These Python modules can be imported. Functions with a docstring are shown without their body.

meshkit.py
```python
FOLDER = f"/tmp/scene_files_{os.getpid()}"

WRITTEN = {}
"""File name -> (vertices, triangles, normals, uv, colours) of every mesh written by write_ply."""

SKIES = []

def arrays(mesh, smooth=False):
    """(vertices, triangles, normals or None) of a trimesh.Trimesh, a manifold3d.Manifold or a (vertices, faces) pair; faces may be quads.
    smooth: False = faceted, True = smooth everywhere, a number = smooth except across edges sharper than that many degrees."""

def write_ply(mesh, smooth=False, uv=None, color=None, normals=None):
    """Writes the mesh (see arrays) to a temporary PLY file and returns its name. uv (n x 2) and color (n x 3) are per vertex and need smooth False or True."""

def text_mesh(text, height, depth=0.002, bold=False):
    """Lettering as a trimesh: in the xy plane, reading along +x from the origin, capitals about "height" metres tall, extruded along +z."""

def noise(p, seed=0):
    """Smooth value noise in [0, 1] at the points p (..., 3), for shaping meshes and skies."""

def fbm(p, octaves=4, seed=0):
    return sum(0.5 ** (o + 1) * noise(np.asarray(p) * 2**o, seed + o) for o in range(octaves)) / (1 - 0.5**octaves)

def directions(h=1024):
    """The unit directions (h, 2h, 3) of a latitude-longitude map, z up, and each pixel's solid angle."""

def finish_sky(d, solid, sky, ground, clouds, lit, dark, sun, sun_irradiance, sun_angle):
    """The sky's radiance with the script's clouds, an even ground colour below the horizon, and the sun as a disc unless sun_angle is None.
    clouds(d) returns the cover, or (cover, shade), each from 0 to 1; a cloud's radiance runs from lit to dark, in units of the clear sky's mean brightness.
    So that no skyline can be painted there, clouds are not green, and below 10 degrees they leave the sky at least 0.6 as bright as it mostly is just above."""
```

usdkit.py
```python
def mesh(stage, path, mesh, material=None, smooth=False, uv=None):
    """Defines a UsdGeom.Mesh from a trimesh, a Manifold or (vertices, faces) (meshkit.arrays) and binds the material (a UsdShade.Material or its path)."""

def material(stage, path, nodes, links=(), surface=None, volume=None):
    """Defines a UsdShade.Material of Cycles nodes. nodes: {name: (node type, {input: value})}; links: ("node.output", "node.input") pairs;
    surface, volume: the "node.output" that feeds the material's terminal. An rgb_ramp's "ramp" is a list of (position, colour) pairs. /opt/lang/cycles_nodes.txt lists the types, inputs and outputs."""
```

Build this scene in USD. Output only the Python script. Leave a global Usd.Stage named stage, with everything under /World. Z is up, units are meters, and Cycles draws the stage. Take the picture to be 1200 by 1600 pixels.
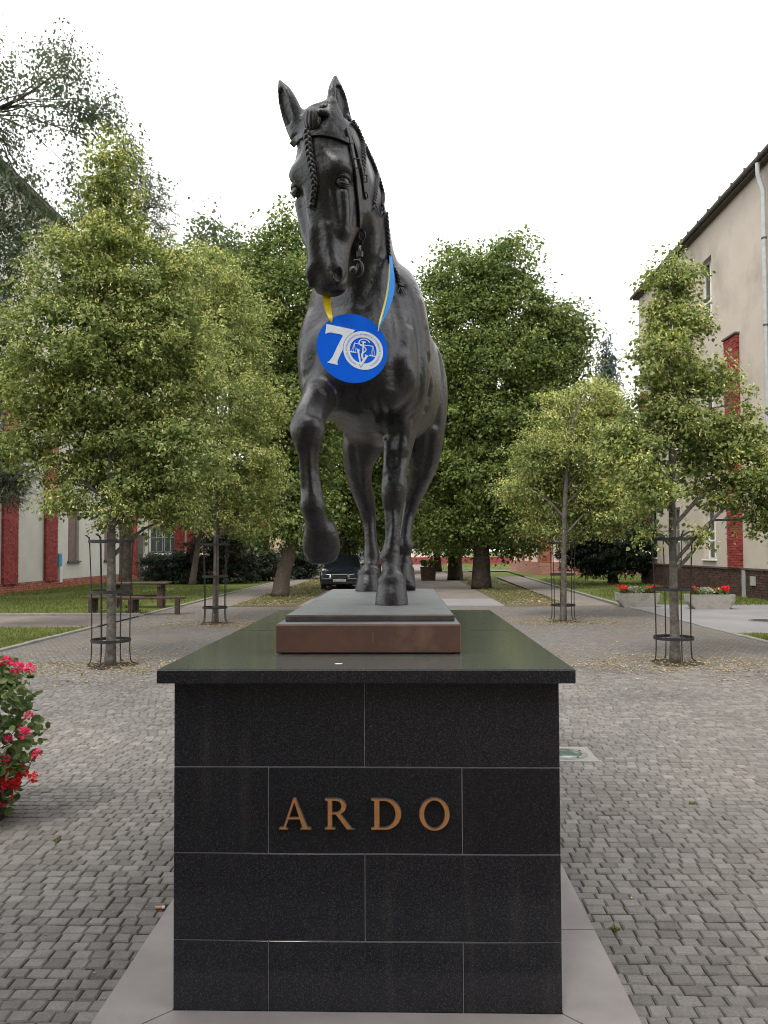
import math, random, re, time
import numpy as np, trimesh, manifold3d, shapely, usdkit, meshkit
from shapely import affinity
from shapely.geometry import Polygon, Point, LineString, box as sbox
from pxr import Usd, UsdGeom, UsdLux, UsdShade, Gf, Sdf, Vt
from scipy.sparse import coo_matrix
from scipy.sparse.csgraph import connected_components

# ------------------------------------------------------------------ stage, camera, sky, sun, exposure
stage = Usd.Stage.CreateInMemory()
UsdGeom.SetStageUpAxis(stage, UsdGeom.Tokens.z)
UsdGeom.SetStageMetersPerUnit(stage, 1.0)
world = UsdGeom.Xform.Define(stage, '/World'); stage.SetDefaultPrim(world.GetPrim())
UsdGeom.Scope.Define(stage, '/World/Looks')

FOC, EYE, CX = 1230.0, 1.65, 0.139            # focal length in photo pixels, eye height, camera x
YAW, PITCH, ROLL, SHIFT = 0.0245, 0.0316, -0.0043, 20.2
_d = np.array([-math.sin(YAW)*math.cos(PITCH), math.cos(YAW)*math.cos(PITCH), math.sin(PITCH)])
_r0 = np.array([math.cos(YAW), math.sin(YAW), 0]); _u0 = np.cross(_r0, _d)
_r = math.cos(ROLL)*_r0 + math.sin(ROLL)*_u0; _u = -math.sin(ROLL)*_r0 + math.cos(ROLL)*_u0
CAM = np.array([CX, 0, EYE])
cam = UsdGeom.Camera.Define(stage, '/World/camera')
cam.AddTransformOp().Set(Gf.Matrix4d(*_r, 0, *_u, 0, *(-_d), 0, *CAM, 1))
cam.CreateHorizontalApertureAttr(36.0); cam.CreateVerticalApertureAttr(48.0)
cam.CreateFocalLengthAttr(36.0*FOC/1200)
cam.CreateVerticalApertureOffsetAttr(SHIFT*36.0/1200)
cam.CreateClippingRangeAttr(Gf.Vec2f(0.05, 2000))
cam.CreateExposureAttr(0.9)

SUN_EL, SUN_AZ = math.radians(58), math.radians(-150)   # azimuth = atan2(x, y): high, behind the left shoulder
usdkit.material(stage, '/World/Looks/sky', {
    'tc': ('texture_coordinate', {}),
    'sky': ('sky_texture', {'sky_type': 'single_scattering', 'sun_disc': False, 'sun_elevation': SUN_EL, 'sun_rotation': SUN_AZ, 'aerosol_density': 3.0}),
    'map': ('mapping', {'scale': (1, 1, 2.5)}),
    'n': ('noise_texture', {'scale': 1.6, 'detail': 5, 'roughness': 0.55}),
    'cr': ('rgb_ramp', {'ramp': [(0.3, (11.2, 11.3, 11.6)), (0.7, (15.0, 14.9, 14.8))]}),
    'mx': ('mix_color', {'fac': 0.90, 'use_clamp': False}),
    'bg': ('background_shader', {'strength': 0.09})},
    [('tc.generated', 'map.vector'), ('map.vector', 'n.vector'), ('n.fac', 'cr.fac'), ('sky.color', 'mx.a'), ('cr.color', 'mx.b'), ('mx.result', 'bg.color')],
    surface='bg.background')
dome = UsdLux.DomeLight.Define(stage, '/World/sky')
UsdShade.MaterialBindingAPI.Apply(dome.GetPrim()).Bind(UsdShade.Material.Get(stage, '/World/Looks/sky'))
dome.GetPrim().SetCustomDataByKey('kind', 'structure')
sun = UsdLux.DistantLight.Define(stage, '/World/sun')
sun.CreateIntensityAttr(0.4); sun.CreateAngleAttr(18.0); sun.CreateColorAttr(Gf.Vec3f(1.0, 0.95, 0.86))
sun.GetPrim().CreateAttribute('inputs:normalize', Sdf.ValueTypeNames.Bool).Set(True)
sun.AddRotateZOp().Set(-math.degrees(SUN_AZ)); sun.AddRotateXOp().Set(-(90 - math.degrees(SUN_EL)))

# ------------------------------------------------------------------ helpers
def at(px, py, Y):
    """The world point at depth y = Y seen at photo pixel (px, py)."""
    v = _d + _r*(px-600)/FOC + _u*(800+SHIFT-py)/FOC
    return CAM + v*(Y/v[1])
def gat(px, py, z=0.0):
    v = _d + _r*(px-600)/FOC + _u*(800+SHIFT-py)/FOC
    return CAM + v*((z-EYE)/v[2])
_names, TONED, TONE = {}, set(), [0]
def numbered(parent, name):
    k = _names.get((parent, name), 0); _names[(parent, name)] = k+1
    return f'{parent}/{name}' if k == 0 else f'{parent}/{name}_{k:03d}'
def tag(o, label=None, cat=None, group=None, kind=None):
    p = o.GetPrim() if hasattr(o, 'GetPrim') else o
    for k, v in (('label', label), ('category', cat), ('group', group), ('kind', kind)):
        if v: p.SetCustomDataByKey(k, v)
    return p
def thing(name, label, cat, loc=(0, 0, 0), rotz=0, group=None):
    x = UsdGeom.Xform.Define(stage, numbered('/World', name))
    x.AddTranslateOp().Set(Gf.Vec3d(*map(float, loc))); x.AddRotateZOp().Set(math.degrees(rotz))
    return tag(x, label, cat, group)
def ppath(parent):
    return '/World' if parent is None else str(parent.GetPath()) if hasattr(parent, 'GetPath') else str(parent)
def obj(name, mesh, m, parent=None, smooth=False, label=None, cat=None, group=None, kind=None):
    if isinstance(mesh, list): mesh = cat_mesh(mesh)
    g = usdkit.mesh(stage, numbered(ppath(parent), name), mesh, MAT[m] if isinstance(m, str) else m, smooth)
    if m in TONED:                                  # every loose piece gets a tone of its own
        n, f = len(g.GetPointsAttr().Get()), np.array(g.GetFaceVertexIndicesAttr().Get()).reshape(-1, 3)
        lab = connected_components(coo_matrix((np.ones(2*len(f), np.int8), (np.r_[f[:, 0], f[:, 0]], np.r_[f[:, 1], f[:, 2]])), (n, n)), False)[1]
        TONE[0] += 1; t = np.random.default_rng(TONE[0]).random(lab.max()+1)[lab]
        UsdGeom.PrimvarsAPI(g).CreatePrimvar('tone', Sdf.ValueTypeNames.FloatArray, 'vertex').Set(Vt.FloatArray.FromNumpy(t.astype(np.float32)))
    return tag(g, label, cat, group, kind)
def copy_of(src, loc, rotz=0, label=None, scale=None, group=None):
    """A copy of a thing, with its parts, under the next number."""
    was = src.GetCustomData(); name = re.sub(r'_[0-9]{3}$', '', src.GetName())
    r = UsdGeom.Xform.Define(stage, numbered('/World', name))
    r.GetPrim().GetReferences().AddInternalReference(src.GetPath())
    r.ClearXformOpOrder(); 
    r.GetPrim().GetAttribute('xformOp:translate').Set(Gf.Vec3d(*map(float, loc))); r.GetPrim().GetAttribute('xformOp:rotateZ').Set(math.degrees(rotz))
    ops = [UsdGeom.XformOp(r.GetPrim().GetAttribute('xformOp:translate')), UsdGeom.XformOp(r.GetPrim().GetAttribute('xformOp:rotateZ'))]
    r.SetXformOpOrder(ops)
    if scale: r.AddScaleOp().Set(Gf.Vec3f(*scale))
    r.GetPrim().SetInstanceable(True)
    tag(r, label or was['label'], was['category'], group or was.get('group'))
    return r.GetPrim()
def cat_mesh(ms):
    V, F, n = [], [], 0
    for m in ms:
        v, f, _ = meshkit.arrays(m)
        V.append(v); F.append(f+n); n += len(v)
    return np.vstack(V), np.vstack(F)
def bx(x0, x1, y0, y1, z0, z1, c=0.0):
    """A box, its edges chamfered by c."""
    if c <= 0:
        m = trimesh.creation.box([x1-x0, y1-y0, z1-z0]); m.apply_translation([(x0+x1)/2, (y0+y1)/2, (z0+z1)/2]); return (np.array(m.vertices), np.array(m.faces))
    p = []
    for x, sx in ((x0, 1), (x1, -1)):
        for y, sy in ((y0, 1), (y1, -1)):
            for z, sz in ((z0, 1), (z1, -1)):
                p += [(x+sx*c, y+sy*c, z), (x+sx*c, y, z+sz*c), (x, y+sy*c, z+sz*c)]
    return manifold3d.Manifold.hull_points(np.array(p))
def tube(pts, rad, n=8, close=True):
    """A tube along points with a radius or a radius per point."""
    P = np.asarray(pts, float); R = np.broadcast_to(np.asarray(rad, float), (len(P),))
    T = np.gradient(P, axis=0); T /= np.maximum(np.linalg.norm(T, axis=1, keepdims=True), 1e-9)
    ref = np.array([0, 0, 1.0]) if abs(T[0][2]) < .9 else np.array([1.0, 0, 0])
    u = np.cross(T[0], ref); u /= np.linalg.norm(u); V = []
    a = np.arange(n)*2*np.pi/n
    for i in range(len(P)):
        u = u - T[i]*(u@T[i]); u /= np.linalg.norm(u); w = np.cross(T[i], u)
        V.append(P[i] + R[i]*(np.cos(a)[:, None]*u + np.sin(a)[:, None]*w))
    V = np.vstack(V); F = []
    for i in range(len(P)-1):
        for k in range(n):
            A, B = i*n+k, i*n+(k+1) % n
            F += [(A, B, B+n), (A, B+n, A+n)]
    if close:
        c0, c1 = len(V), len(V)+1; V = np.vstack([V, P[0], P[-1]])
        for k in range(n):
            F += [(c0, (k+1) % n, k), (c1, (len(P)-1)*n+k, (len(P)-1)*n+(k+1) % n)]
    return V, np.array(F)
def spline(pts, n):
    """Catmull-Rom samples (rows may hold radii too)."""
    P = np.asarray(pts, float); P = np.vstack([2*P[0]-P[1], P, 2*P[-1]-P[-2]]); out = []
    for i in range(1, len(P)-2):
        t = np.linspace(0, 1, n, endpoint=False)[:, None]; a, b, c, d = P[i-1:i+3]
        out.append(.5*((2*b)+(c-a)*t+(2*a-5*b+4*c-d)*t**2+(3*b-a-3*c+d)*t**3))
    return np.vstack(out+[P[-2][None]])
def ext(poly, d):
    """A shapely polygon (xy) extruded along z by d."""
    return cat_mesh([trimesh.creation.extrude_polygon(g, d, engine='earcut') for g in getattr(poly, 'geoms', [poly]) if g.area > 1e-9])
def xf(mesh, M):
    v, f, _ = meshkit.arrays(mesh); M = np.asarray(M)
    return v@M[:3, :3].T + M[:3, 3], f
def frame(o, x, y, z):
    M = np.eye(4); M[:3, 0], M[:3, 1], M[:3, 2], M[:3, 3] = x, y, z, o; return M
MAT = {}
def mat(name, nodes, links=(), surface='p.BSDF', volume=None):
    MAT[name] = usdkit.material(stage, '/World/Looks/'+name, nodes, links, surface, volume); return MAT[name]
def mottled(name, c1, c2, scale=6, rough=.7, bump=.0, bscale=60, spec=.5, metallic=0, coord='position', detail=6, r2=None, dist=.01, c3=None):
    """A principled material whose colour drifts between two or three tones, with fine relief."""
    ramp = [(.3, c1), (.7, c2)] if c3 is None else [(.28, c1), (.5, c2), (.72, c3)]
    nodes = {'n': ('noise_texture', {'scale': scale, 'detail': detail, 'roughness': .6}), 'r': ('rgb_ramp', {'ramp': ramp}),
             'p': ('principled_bsdf', {'roughness': rough, 'specular_ior_level': spec, 'metallic': metallic})}
    if coord == 'position': nodes['g'] = ('geometry', {}); src = 'g.position'
    else: nodes['g'] = ('texture_coordinate', {}); src = 'g.object'
    links = [(src, 'n.vector'), ('n.fac', 'r.fac'), ('r.color', 'p.base_color')]
    if bump:
        nodes['bn'] = ('noise_texture', {'scale': bscale, 'detail': 4}); nodes['b'] = ('bump', {'strength': bump, 'distance': dist})
        links += [(src, 'bn.vector'), ('bn.fac', 'b.height'), ('b.normal', 'p.normal')]
    if r2 is not None:
        nodes['mr'] = ('map_range', {'from_min': .3, 'from_max': .7, 'to_min': rough, 'to_max': r2, 'clamp': True}); links += [('n.fac', 'mr.value'), ('mr.result', 'p.roughness')]
    return mat(name, nodes, links)
def plain(name, c, rough=.6, metallic=0, spec=.5, **kw):
    return mat(name, {'p': ('principled_bsdf', {'base_color': c, 'roughness': rough, 'metallic': metallic, 'specular_ior_level': spec, **kw})})
# ------------------------------------------------------------------ materials
def stone_mat(name, c1, c2, rough=.8, spec=.35):
    TONED.add(name)
    """Stones: a tone of its own for every stone, fine grain, dust drifting over all."""
    mat(name, {'g': ('geometry', {}), 'at': ('attribute', {'attribute': 'tone'}), 'n': ('noise_texture', {'scale': 90, 'detail': 3}), 'n2': ('noise_texture', {'scale': .55, 'detail': 4}), 'n3': ('noise_texture', {'scale': 12, 'detail': 4}),
        'r': ('rgb_ramp', {'ramp': [(0, c1), (.5, tuple((a+b)/2 for a, b in zip(c1, c2))), (.92, c2), (1, tuple(x*1.12 for x in c2))]}),
        'g1': ('rgb_ramp', {'ramp': [(.3, (.80, .80, .80)), (.7, (1.15, 1.15, 1.15))]}), 'g2': ('rgb_ramp', {'ramp': [(.28, (.68, .66, .64)), (.5, (1.0, 1.0, 1.0)), (.72, (1.18, 1.15, 1.10))]}), 'g3': ('rgb_ramp', {'ramp': [(.3, (.86, .85, .84)), (.7, (1.1, 1.1, 1.1))]}),
        'm1': ('mix_color', {'blend_type': 'multiply', 'fac': 1.0}), 'm2': ('mix_color', {'blend_type': 'multiply', 'fac': 1.0}), 'm3': ('mix_color', {'blend_type': 'multiply', 'fac': 1.0}),
        'b': ('bump', {'strength': .5, 'distance': .004}), 'p': ('principled_bsdf', {'roughness': rough, 'specular_ior_level': spec})},
        [('at.fac', 'r.fac'), ('g.position', 'n.vector'), ('g.position', 'n2.vector'), ('g.position', 'n3.vector'), ('n.fac', 'g1.fac'), ('n2.fac', 'g2.fac'), ('n3.fac', 'g3.fac'), ('r.color', 'm1.a'), ('g1.color', 'm1.b'),
         ('m1.result', 'm2.a'), ('g2.color', 'm2.b'), ('m2.result', 'm3.a'), ('g3.color', 'm3.b'), ('m3.result', 'p.base_color'), ('n3.fac', 'b.height'), ('b.normal', 'p.normal')])
SC1, SC2 = (.118, .109, .102), (.172, .161, .152)
stone_mat('sett_stone', SC1, SC2)
mottled('joint_soil', (.060, .051, .043), (.105, .090, .074), scale=7, rough=.95, bump=.4, bscale=120, spec=.1)
# far paving: rows of setts as relief and tone, with dust and dropped blossom
mat('far_setts', {'g': ('geometry', {}), 'mp': ('mapping', {'scale': (1, 1, 1)}), 'br': ('brick_texture', {'scale': 1.0, 'color1': (.120, .112, .106), 'color2': (.180, .169, .160), 'mortar': (.058, .050, .044), 'mortar_size': .006, 'mortar_smooth': .3, 'brick_width': .088, 'row_height': .080, 'offset': .43}),
    'n2': ('noise_texture', {'scale': .45, 'detail': 5, 'roughness': .65}), 'r2': ('rgb_ramp', {'ramp': [(.42, (0, 0, 0)), (.68, (1, 1, 1))]}), 'mx': ('mix_color', {'b': (.135, .110, .080)}), 'b': ('bump', {'invert': True, 'strength': .6, 'distance': .006}),
    'sc': ('math', {'math_type': 'multiply', 'value2': .6}), 'p': ('principled_bsdf', {'roughness': .85, 'specular_ior_level': .3})},
    [('g.position', 'br.vector'), ('g.position', 'n2.vector'), ('n2.fac', 'r2.fac'), ('r2.color', 'sc.value1'), ('sc.value', 'mx.fac'), ('br.color', 'mx.a'), ('mx.result', 'p.base_color'), ('br.fac', 'b.height'), ('b.normal', 'p.normal')])
mottled('soil', (.070, .055, .040), (.125, .100, .075), scale=1.3, rough=.95, bump=.5, bscale=30, spec=.1)
mottled('litter_soil', (.16, .135, .075), (.10, .085, .055), scale=1.6, rough=.95, bump=.6, bscale=25, spec=.1, c3=(.085, .095, .040))
mottled('dark_soil', (.030, .024, .020), (.055, .043, .034), scale=5, rough=.95, bump=.6, bscale=40, spec=.1)
mottled('lawn_earth', (.050, .075, .018), (.090, .112, .030), scale=.8, rough=.95, bump=.5, bscale=35, spec=.1, c3=(.13, .135, .045))
mottled('asphalt', (.18, .175, .18), (.24, .235, .24), scale=.7, rough=.85, bump=.4, bscale=180, spec=.3, dist=.004)
mottled('path_gravel', (.145, .125, .108), (.20, .175, .155), scale=1.1, rough=.92, bump=.5, bscale=90, spec=.2)
mottled('kerb_concrete', (.17, .165, .155), (.25, .24, .225), scale=3, rough=.85, bump=.3, bscale=120, spec=.3)
mottled('skirt_granite', (.185, .165, .157), (.285, .262, .252), scale=1.7, rough=.62, bump=.12, bscale=300, spec=.4, dist=.002)
# black polished granite with grey and brownish crystals
TONED.add('black_granite')
mat('black_granite', {'g': ('geometry', {}), 'at': ('attribute', {'attribute': 'tone'}), 'n': ('noise_texture', {'scale': 260, 'detail': 3, 'roughness': .7}), 'n2': ('noise_texture', {'scale': 3.2, 'detail': 5}),
    'r': ('rgb_ramp', {'ramp': [(.0, (.003, .003, .0042)), (.48, (.0062, .0062, .0082)), (.60, (.019, .019, .023)), (.70, (.060, .059, .061)), (.8, (.11, .10, .09))]}), 'tr': ('rgb_ramp', {'ramp': [(0, (.72, .72, .74)), (1, (1.35, 1.33, 1.3))]}), 'm': ('mix_color', {'blend_type': 'multiply', 'fac': 1.0}),
    'mp': ('mapping', {'scale': (9, 9, .9)}), 'ns': ('noise_texture', {'scale': 1.0, 'detail': 5, 'roughness': .6}), 'sr': ('rgb_ramp', {'ramp': [(.52, (0, 0, 0)), (.75, (.055, .055, .055))]}), 'md': ('mix_color', {'b': (.30, .28, .26)}),
    'mr': ('map_range', {'from_min': .35, 'from_max': .65, 'to_min': .07, 'to_max': .16, 'clamp': True}), 'p': ('principled_bsdf', {'specular_ior_level': .55})},
    [('g.position', 'n.vector'), ('g.position', 'n2.vector'), ('g.position', 'mp.vector'), ('mp.vector', 'ns.vector'), ('n.fac', 'r.fac'), ('at.fac', 'tr.fac'), ('r.color', 'm.a'), ('tr.color', 'm.b'), ('ns.fac', 'sr.fac'), ('sr.color', 'md.fac'), ('m.result', 'md.a'), ('md.result', 'p.base_color'), ('n2.fac', 'mr.value'), ('mr.result', 'p.roughness')])
mottled('cap_granite', (.015, .016, .016), (.030, .032, .030), scale=300, rough=.08, detail=3, r2=.17, c3=(.12, .125, .10))
plain('mortar', (.46, .44, .42), .9)
mottled('rust_bronze', (.150, .066, .042), (.095, .052, .040), scale=5, rough=.55, bump=.15, bscale=80, spec=.4, metallic=.0, dist=.003, c3=(.185, .100, .068))
mottled('plate_bronze', (.085, .095, .093), (.125, .135, .131), scale=4, rough=.5, bump=.15, bscale=60, spec=.5, dist=.003, c3=(.10, .105, .10))
mottled('plate_edge', (.030, .022, .022), (.075, .060, .055), scale=14, rough=.6, spec=.4)
plain('verdigris', (.30, .36, .32), .9)
mottled('letter_bronze', (.50, .22, .075), (.37, .155, .055), scale=40, rough=.42, spec=.5, metallic=.15)
plain('letter_edge', (.22, .19, .17), .35, .7)
plain('lime', (.62, .62, .60), .9)

# ------------------------------------------------------------------ ground and surfaces
def sheet(name, rings, z, m, kind='structure', parent=None, holes=(), label=None):
    """A flat sheet from an outline in plan."""
    p = Polygon(rings, holes); V, F = trimesh.creation.triangulate_polygon(p, engine='earcut')
    return obj(name, (np.c_[V, np.full(len(V), z)], F), m, parent, kind=kind, label=label)
def rect(x0, x1, y0, y1): return [(x0, y0), (x1, y0), (x1, y1), (x0, y1)]
sheet('ground', rect(-400, 400, -300, 700), -.060, 'lawn_earth')
PLY = 2.8485; PW, PZ, CAPZ, PLEN = 1.3846, 1.176, 1.2275, 2.635     # plinth front, width, height, cap height, length
SK = .265                                                            # width of the granite border about it
plaza = sheet('paved_plaza', rect(-6.5, 6.45, -9, 11.3), -.014, 'joint_soil')
far_plaza = sheet('paved_plaza', rect(-6.5, 6.45, 11.3, 23), -.004, 'far_setts')
sheet('driveway', rect(-3.0, 3.1, 23, 88), -.002, 'path_gravel')
sheet('dirt_verge', rect(-5.0, -3.0, 23, 88), .003, 'litter_soil'); sheet('dirt_verge', rect(3.1, 5.0, 23, 88), .003, 'litter_soil')
sheet('concrete_strip', rect(-2.9, 3.6, 23.2, 26.5), .002, 'asphalt')
sheet('side_path', [(-6.4, 23), (-5.0, 23), (-5.0, 88), (-6.9, 88)], .002, 'path_gravel'); sheet('side_path', [(5.0, 23), (6.3, 23), (7.2, 48), (5.7, 48)], .002, 'path_gravel')
sheet('side_drive', [(6.57, 15.6), (40, 14.0), (40, 22.9), (6.57, 23.6)], -.002, 'asphalt')
sheet('side_drive', [(-6.62, 17.0), (-40, 16.3), (-40, 19.6), (-6.62, 20.0)], -.002, 'path_gravel')
sheet('cross_path', rect(-30, 30, 60, 64), .004, 'path_gravel')
LAWNS = [[(-6.62, 11.5), (-6.62, 16.9), (-30, 16.2), (-30, 11.5)], [(-6.62, 20.1), (-6.62, 59.5), (-30, 59.5), (-30, 19.7)], [(6.57, 11.2), (6.57, 15.5), (30, 14.0), (30, 11.2)], [(6.57, 23.7), (7.9, 59.5), (32, 59.5), (32, 23.0)],
         [(-30, 64.2), (-3, 64.2), (-3, 89), (-30, 89)], [(3.1, 64.2), (34, 64.2), (34, 89), (3.1, 89)], [(-6.62, -9), (-6.62, 11.4), (-30, 11.4), (-30, -9)], [(6.57, -9), (6.57, 11.1), (30, 11.1), (30, -9)]]
for L in LAWNS: sheet('lawn', L, .012, 'lawn_earth')

def sett(x0, x1, y0, y1, rg, ang):
    """One sett: worn top, chamfered, a little tilted and turned. 17 triangles."""
    c = .0045+rg.random()*.003; j = rg.uniform(-.003, .003, (4, 2)); zt = rg.uniform(-.0025, .002)+rg.uniform(-.001, .001, 4)
    q = np.array([[x0, y0], [x1, y0], [x1, y1], [x0, y1]])+j; m = q.mean(0); ca, sa = math.cos(ang), math.sin(ang); q = (q-m)@np.array([[ca, sa], [-sa, ca]])+m
    ins = q+(m-q)/np.abs(m-q)*c
    V = np.vstack([np.c_[ins, zt], np.c_[q, zt-c], np.c_[q, np.full(4, -.03)]]); F = [(0, 1, 2), (0, 2, 3)]
    for k in range(4):
        n = (k+1) % 4
        F += [(4+k, 4+n, n), (4+k, n, k), (8+k, 8+n, 4+n), (8+k, 4+n, 4+k)]
    return V, np.array(F)
rg = np.random.default_rng(11); SETTS = []
GLX, GLY, GLS = 1.29+.139, 6.42, .225          # the sunken lamp: centre, half side
row = 1.9; ri = 0
while row < 11.3:
    d = .073+rg.uniform(-.004, .004); off = .010*math.sin(ri*.7)
    lo, hi = max(-6.45, CX-.54*row-1.2), min(6.4, CX+.5*row+1.2); x = lo-rg.random()*.09
    gx = rg.uniform(-.3, .3)
    while x < hi:
        w = float(np.clip(rg.normal(.084, .010), .062, .115)); x1 = x+w
        cxm, cym = x+w/2, row+d/2
        inside = abs(cxm) < PW/2+SK-w/2-.01 and PLY-SK+.05 < cym < PLY+PLEN+SK-.05
        lamp = abs(cxm-GLX) < GLS-.02 and abs(cym-GLY) < GLS-.02
        if not (inside or lamp):
            SETTS.append((cym, sett(x+.0024, x1-.0024, row+.0027+.004*math.sin(cxm*2.1+ri), row+d-.0027+.004*math.sin(cxm*2.1+ri), rg, rg.normal(0, .018))))
        x = x1
    row += d; ri += 1
def seen(v):
    p = v.mean(0)-CAM; z = p@_d; return 600+FOC*(p@_r)/z, 800+SHIFT-FOC*(p@_u)/z
vis = []
for i, (y, (v, f)) in enumerate(SETTS):
    px, py = seen(v)
    if -5 < px < 1205 and 0 < py < 1606 and not (265 < px < 880 and py > 1050): vis.append((y, i))
vis.sort(); near = {i for _, i in vis[:292]}
for i in sorted(near, key=lambda k: SETTS[k][0]): obj('sett', SETTS[i][1], 'sett_stone', plaza)
obj('further_setts', [s[1] for i, s in enumerate(SETTS) if i not in near], 'sett_stone', plaza, kind='stuff')

# kerbs: stones end to end along the plaza's sides and the drives
def kerb(path, w, z0, z1, name='kerb', L=1.0):
    root = UsdGeom.Xform.Define(stage, numbered('/World', name)); tag(root, kind='structure')
    P = np.array(path, float); rgk = np.random.default_rng(len(path)+int(abs(P[0, 0])*10))
    for a, b in zip(P[:-1], P[1:]):
        n = max(1, int(np.linalg.norm(b-a)/L)); t = (b-a)/np.linalg.norm(b-a); s = np.array([-t[1], t[0]]); l = np.linalg.norm(b-a)/n
        for k in range(n):
            m = bx(0, l-.008, -w/2, w/2, z0, z1+rgk.uniform(-.004, .004), .008); o = a+t*l*k
            obj('kerb_stone', xf(m, frame([o[0], o[1], 0], [t[0], t[1], 0], [s[0], s[1], 0], [0, 0, 1])), 'kerb_concrete', root)
kerb([(-6.56, 4.5), (-6.56, 17.0)], .11, -.05, .035); kerb([(-6.56, 20.0), (-6.5, 46.0)], .11, -.05, .03, L=2)
kerb([(-6.6, 20.06), (-22, 19.72)], .12, -.05, .06, L=2); kerb([(6.51, 4.5), (6.51, 23.4)], .11, -.05, .02); kerb([(6.55, 23.6), (7.35, 47)], .11, -.05, .03, L=2)

# the granite border about the plinth: slabs with mitred corners
skirt = UsdGeom.Xform.Define(stage, '/World/granite_border'); tag(skirt, kind='structure')
X0, X1, Y0, Y1 = -PW/2, PW/2, PLY, PLY+PLEN; a = SK
def slab(poly): obj('border_slab', xf(ext(Polygon(poly).buffer(-.003, join_style=2), .05), frame([0, 0, -.041], [1, 0, 0], [0, 1, 0], [0, 0, 1])), 'skirt_granite', skirt)
slab([(X0-a, Y0-a), (X1+a, Y0-a), (X1, Y0), (X0, Y0)]); slab([(X0-a, Y1+a), (X0, Y1), (X1, Y1), (X1+a, Y1+a)])
for s, xa, xb in ((-1, X0, X0-a), (1, X1, X1+a)):
    ys = [Y0, Y0+.62, Y0+1.55, Y1] if s > 0 else [Y0, Y0+1.05, Y0+1.9, Y1]
    for k in range(3):
        slab([(xa, ys[k]), (xb, ys[k]-(a if k == 0 else 0)), (xb, ys[k+1]+(a if k == 2 else 0)), (xa, ys[k+1])])
obj('border_bedding', bx(X0-a+.006, X1+a-.006, Y0-a+.006, Y1+a-.006, -.05, -.02), 'joint_soil', skirt)

# ------------------------------------------------------------------ the plinth of black granite
plinth = thing('granite_plinth', 'polished black granite plinth with bronze letters carrying the horse statue', 'plinth')
rows = [0, .2545, .563, .8705, PZ]; J = .0028
obj('core', bx(X0+.004, X1-.004, Y0+.004, Y1-.004, 0, PZ-.002), 'mortar', plinth)
SL = .03
for k in range(4):
    z0, z1 = rows[k]+(J/2 if k else 0), rows[k+1]-(J/2 if k < 3 else 0)
    xs = [X0, X0+.342, X1-.348, X1] if k % 2 == 0 else [X0, X0+.688, X1]
    for i in range(len(xs)-1):
        obj('facing_slab', bx(xs[i]+(J/2 if i else 0), xs[i+1]-(J/2 if i < len(xs)-2 else 0), Y0, Y0+SL, z0, z1, .0015), 'black_granite', plinth)
        obj('facing_slab', bx(xs[i]+(J/2 if i else 0), xs[i+1]-(J/2 if i < len(xs)-2 else 0), Y1-SL, Y1, z0, z1, .0015), 'black_granite', plinth)
    yy = [Y0+SL+J, Y0+.68, Y0+1.34, Y0+2.0, Y1-SL-J] if k % 2 else [Y0+SL+J, Y0+.34, Y0+1.0, Y0+1.66, Y0+2.3, Y1-SL-J]
    for i in range(len(yy)-1):
        for xa, xb in ((X0, X0+SL), (X1-SL, X1)):
            obj('facing_slab', bx(xa, xb, yy[i]+J/2, yy[i+1]-J/2, z0, z1, .0015), 'black_granite', plinth)
CAPX, CY0, CY1 = PW/2+.0505, PLY-.05, PLY-.05+2.735
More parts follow.
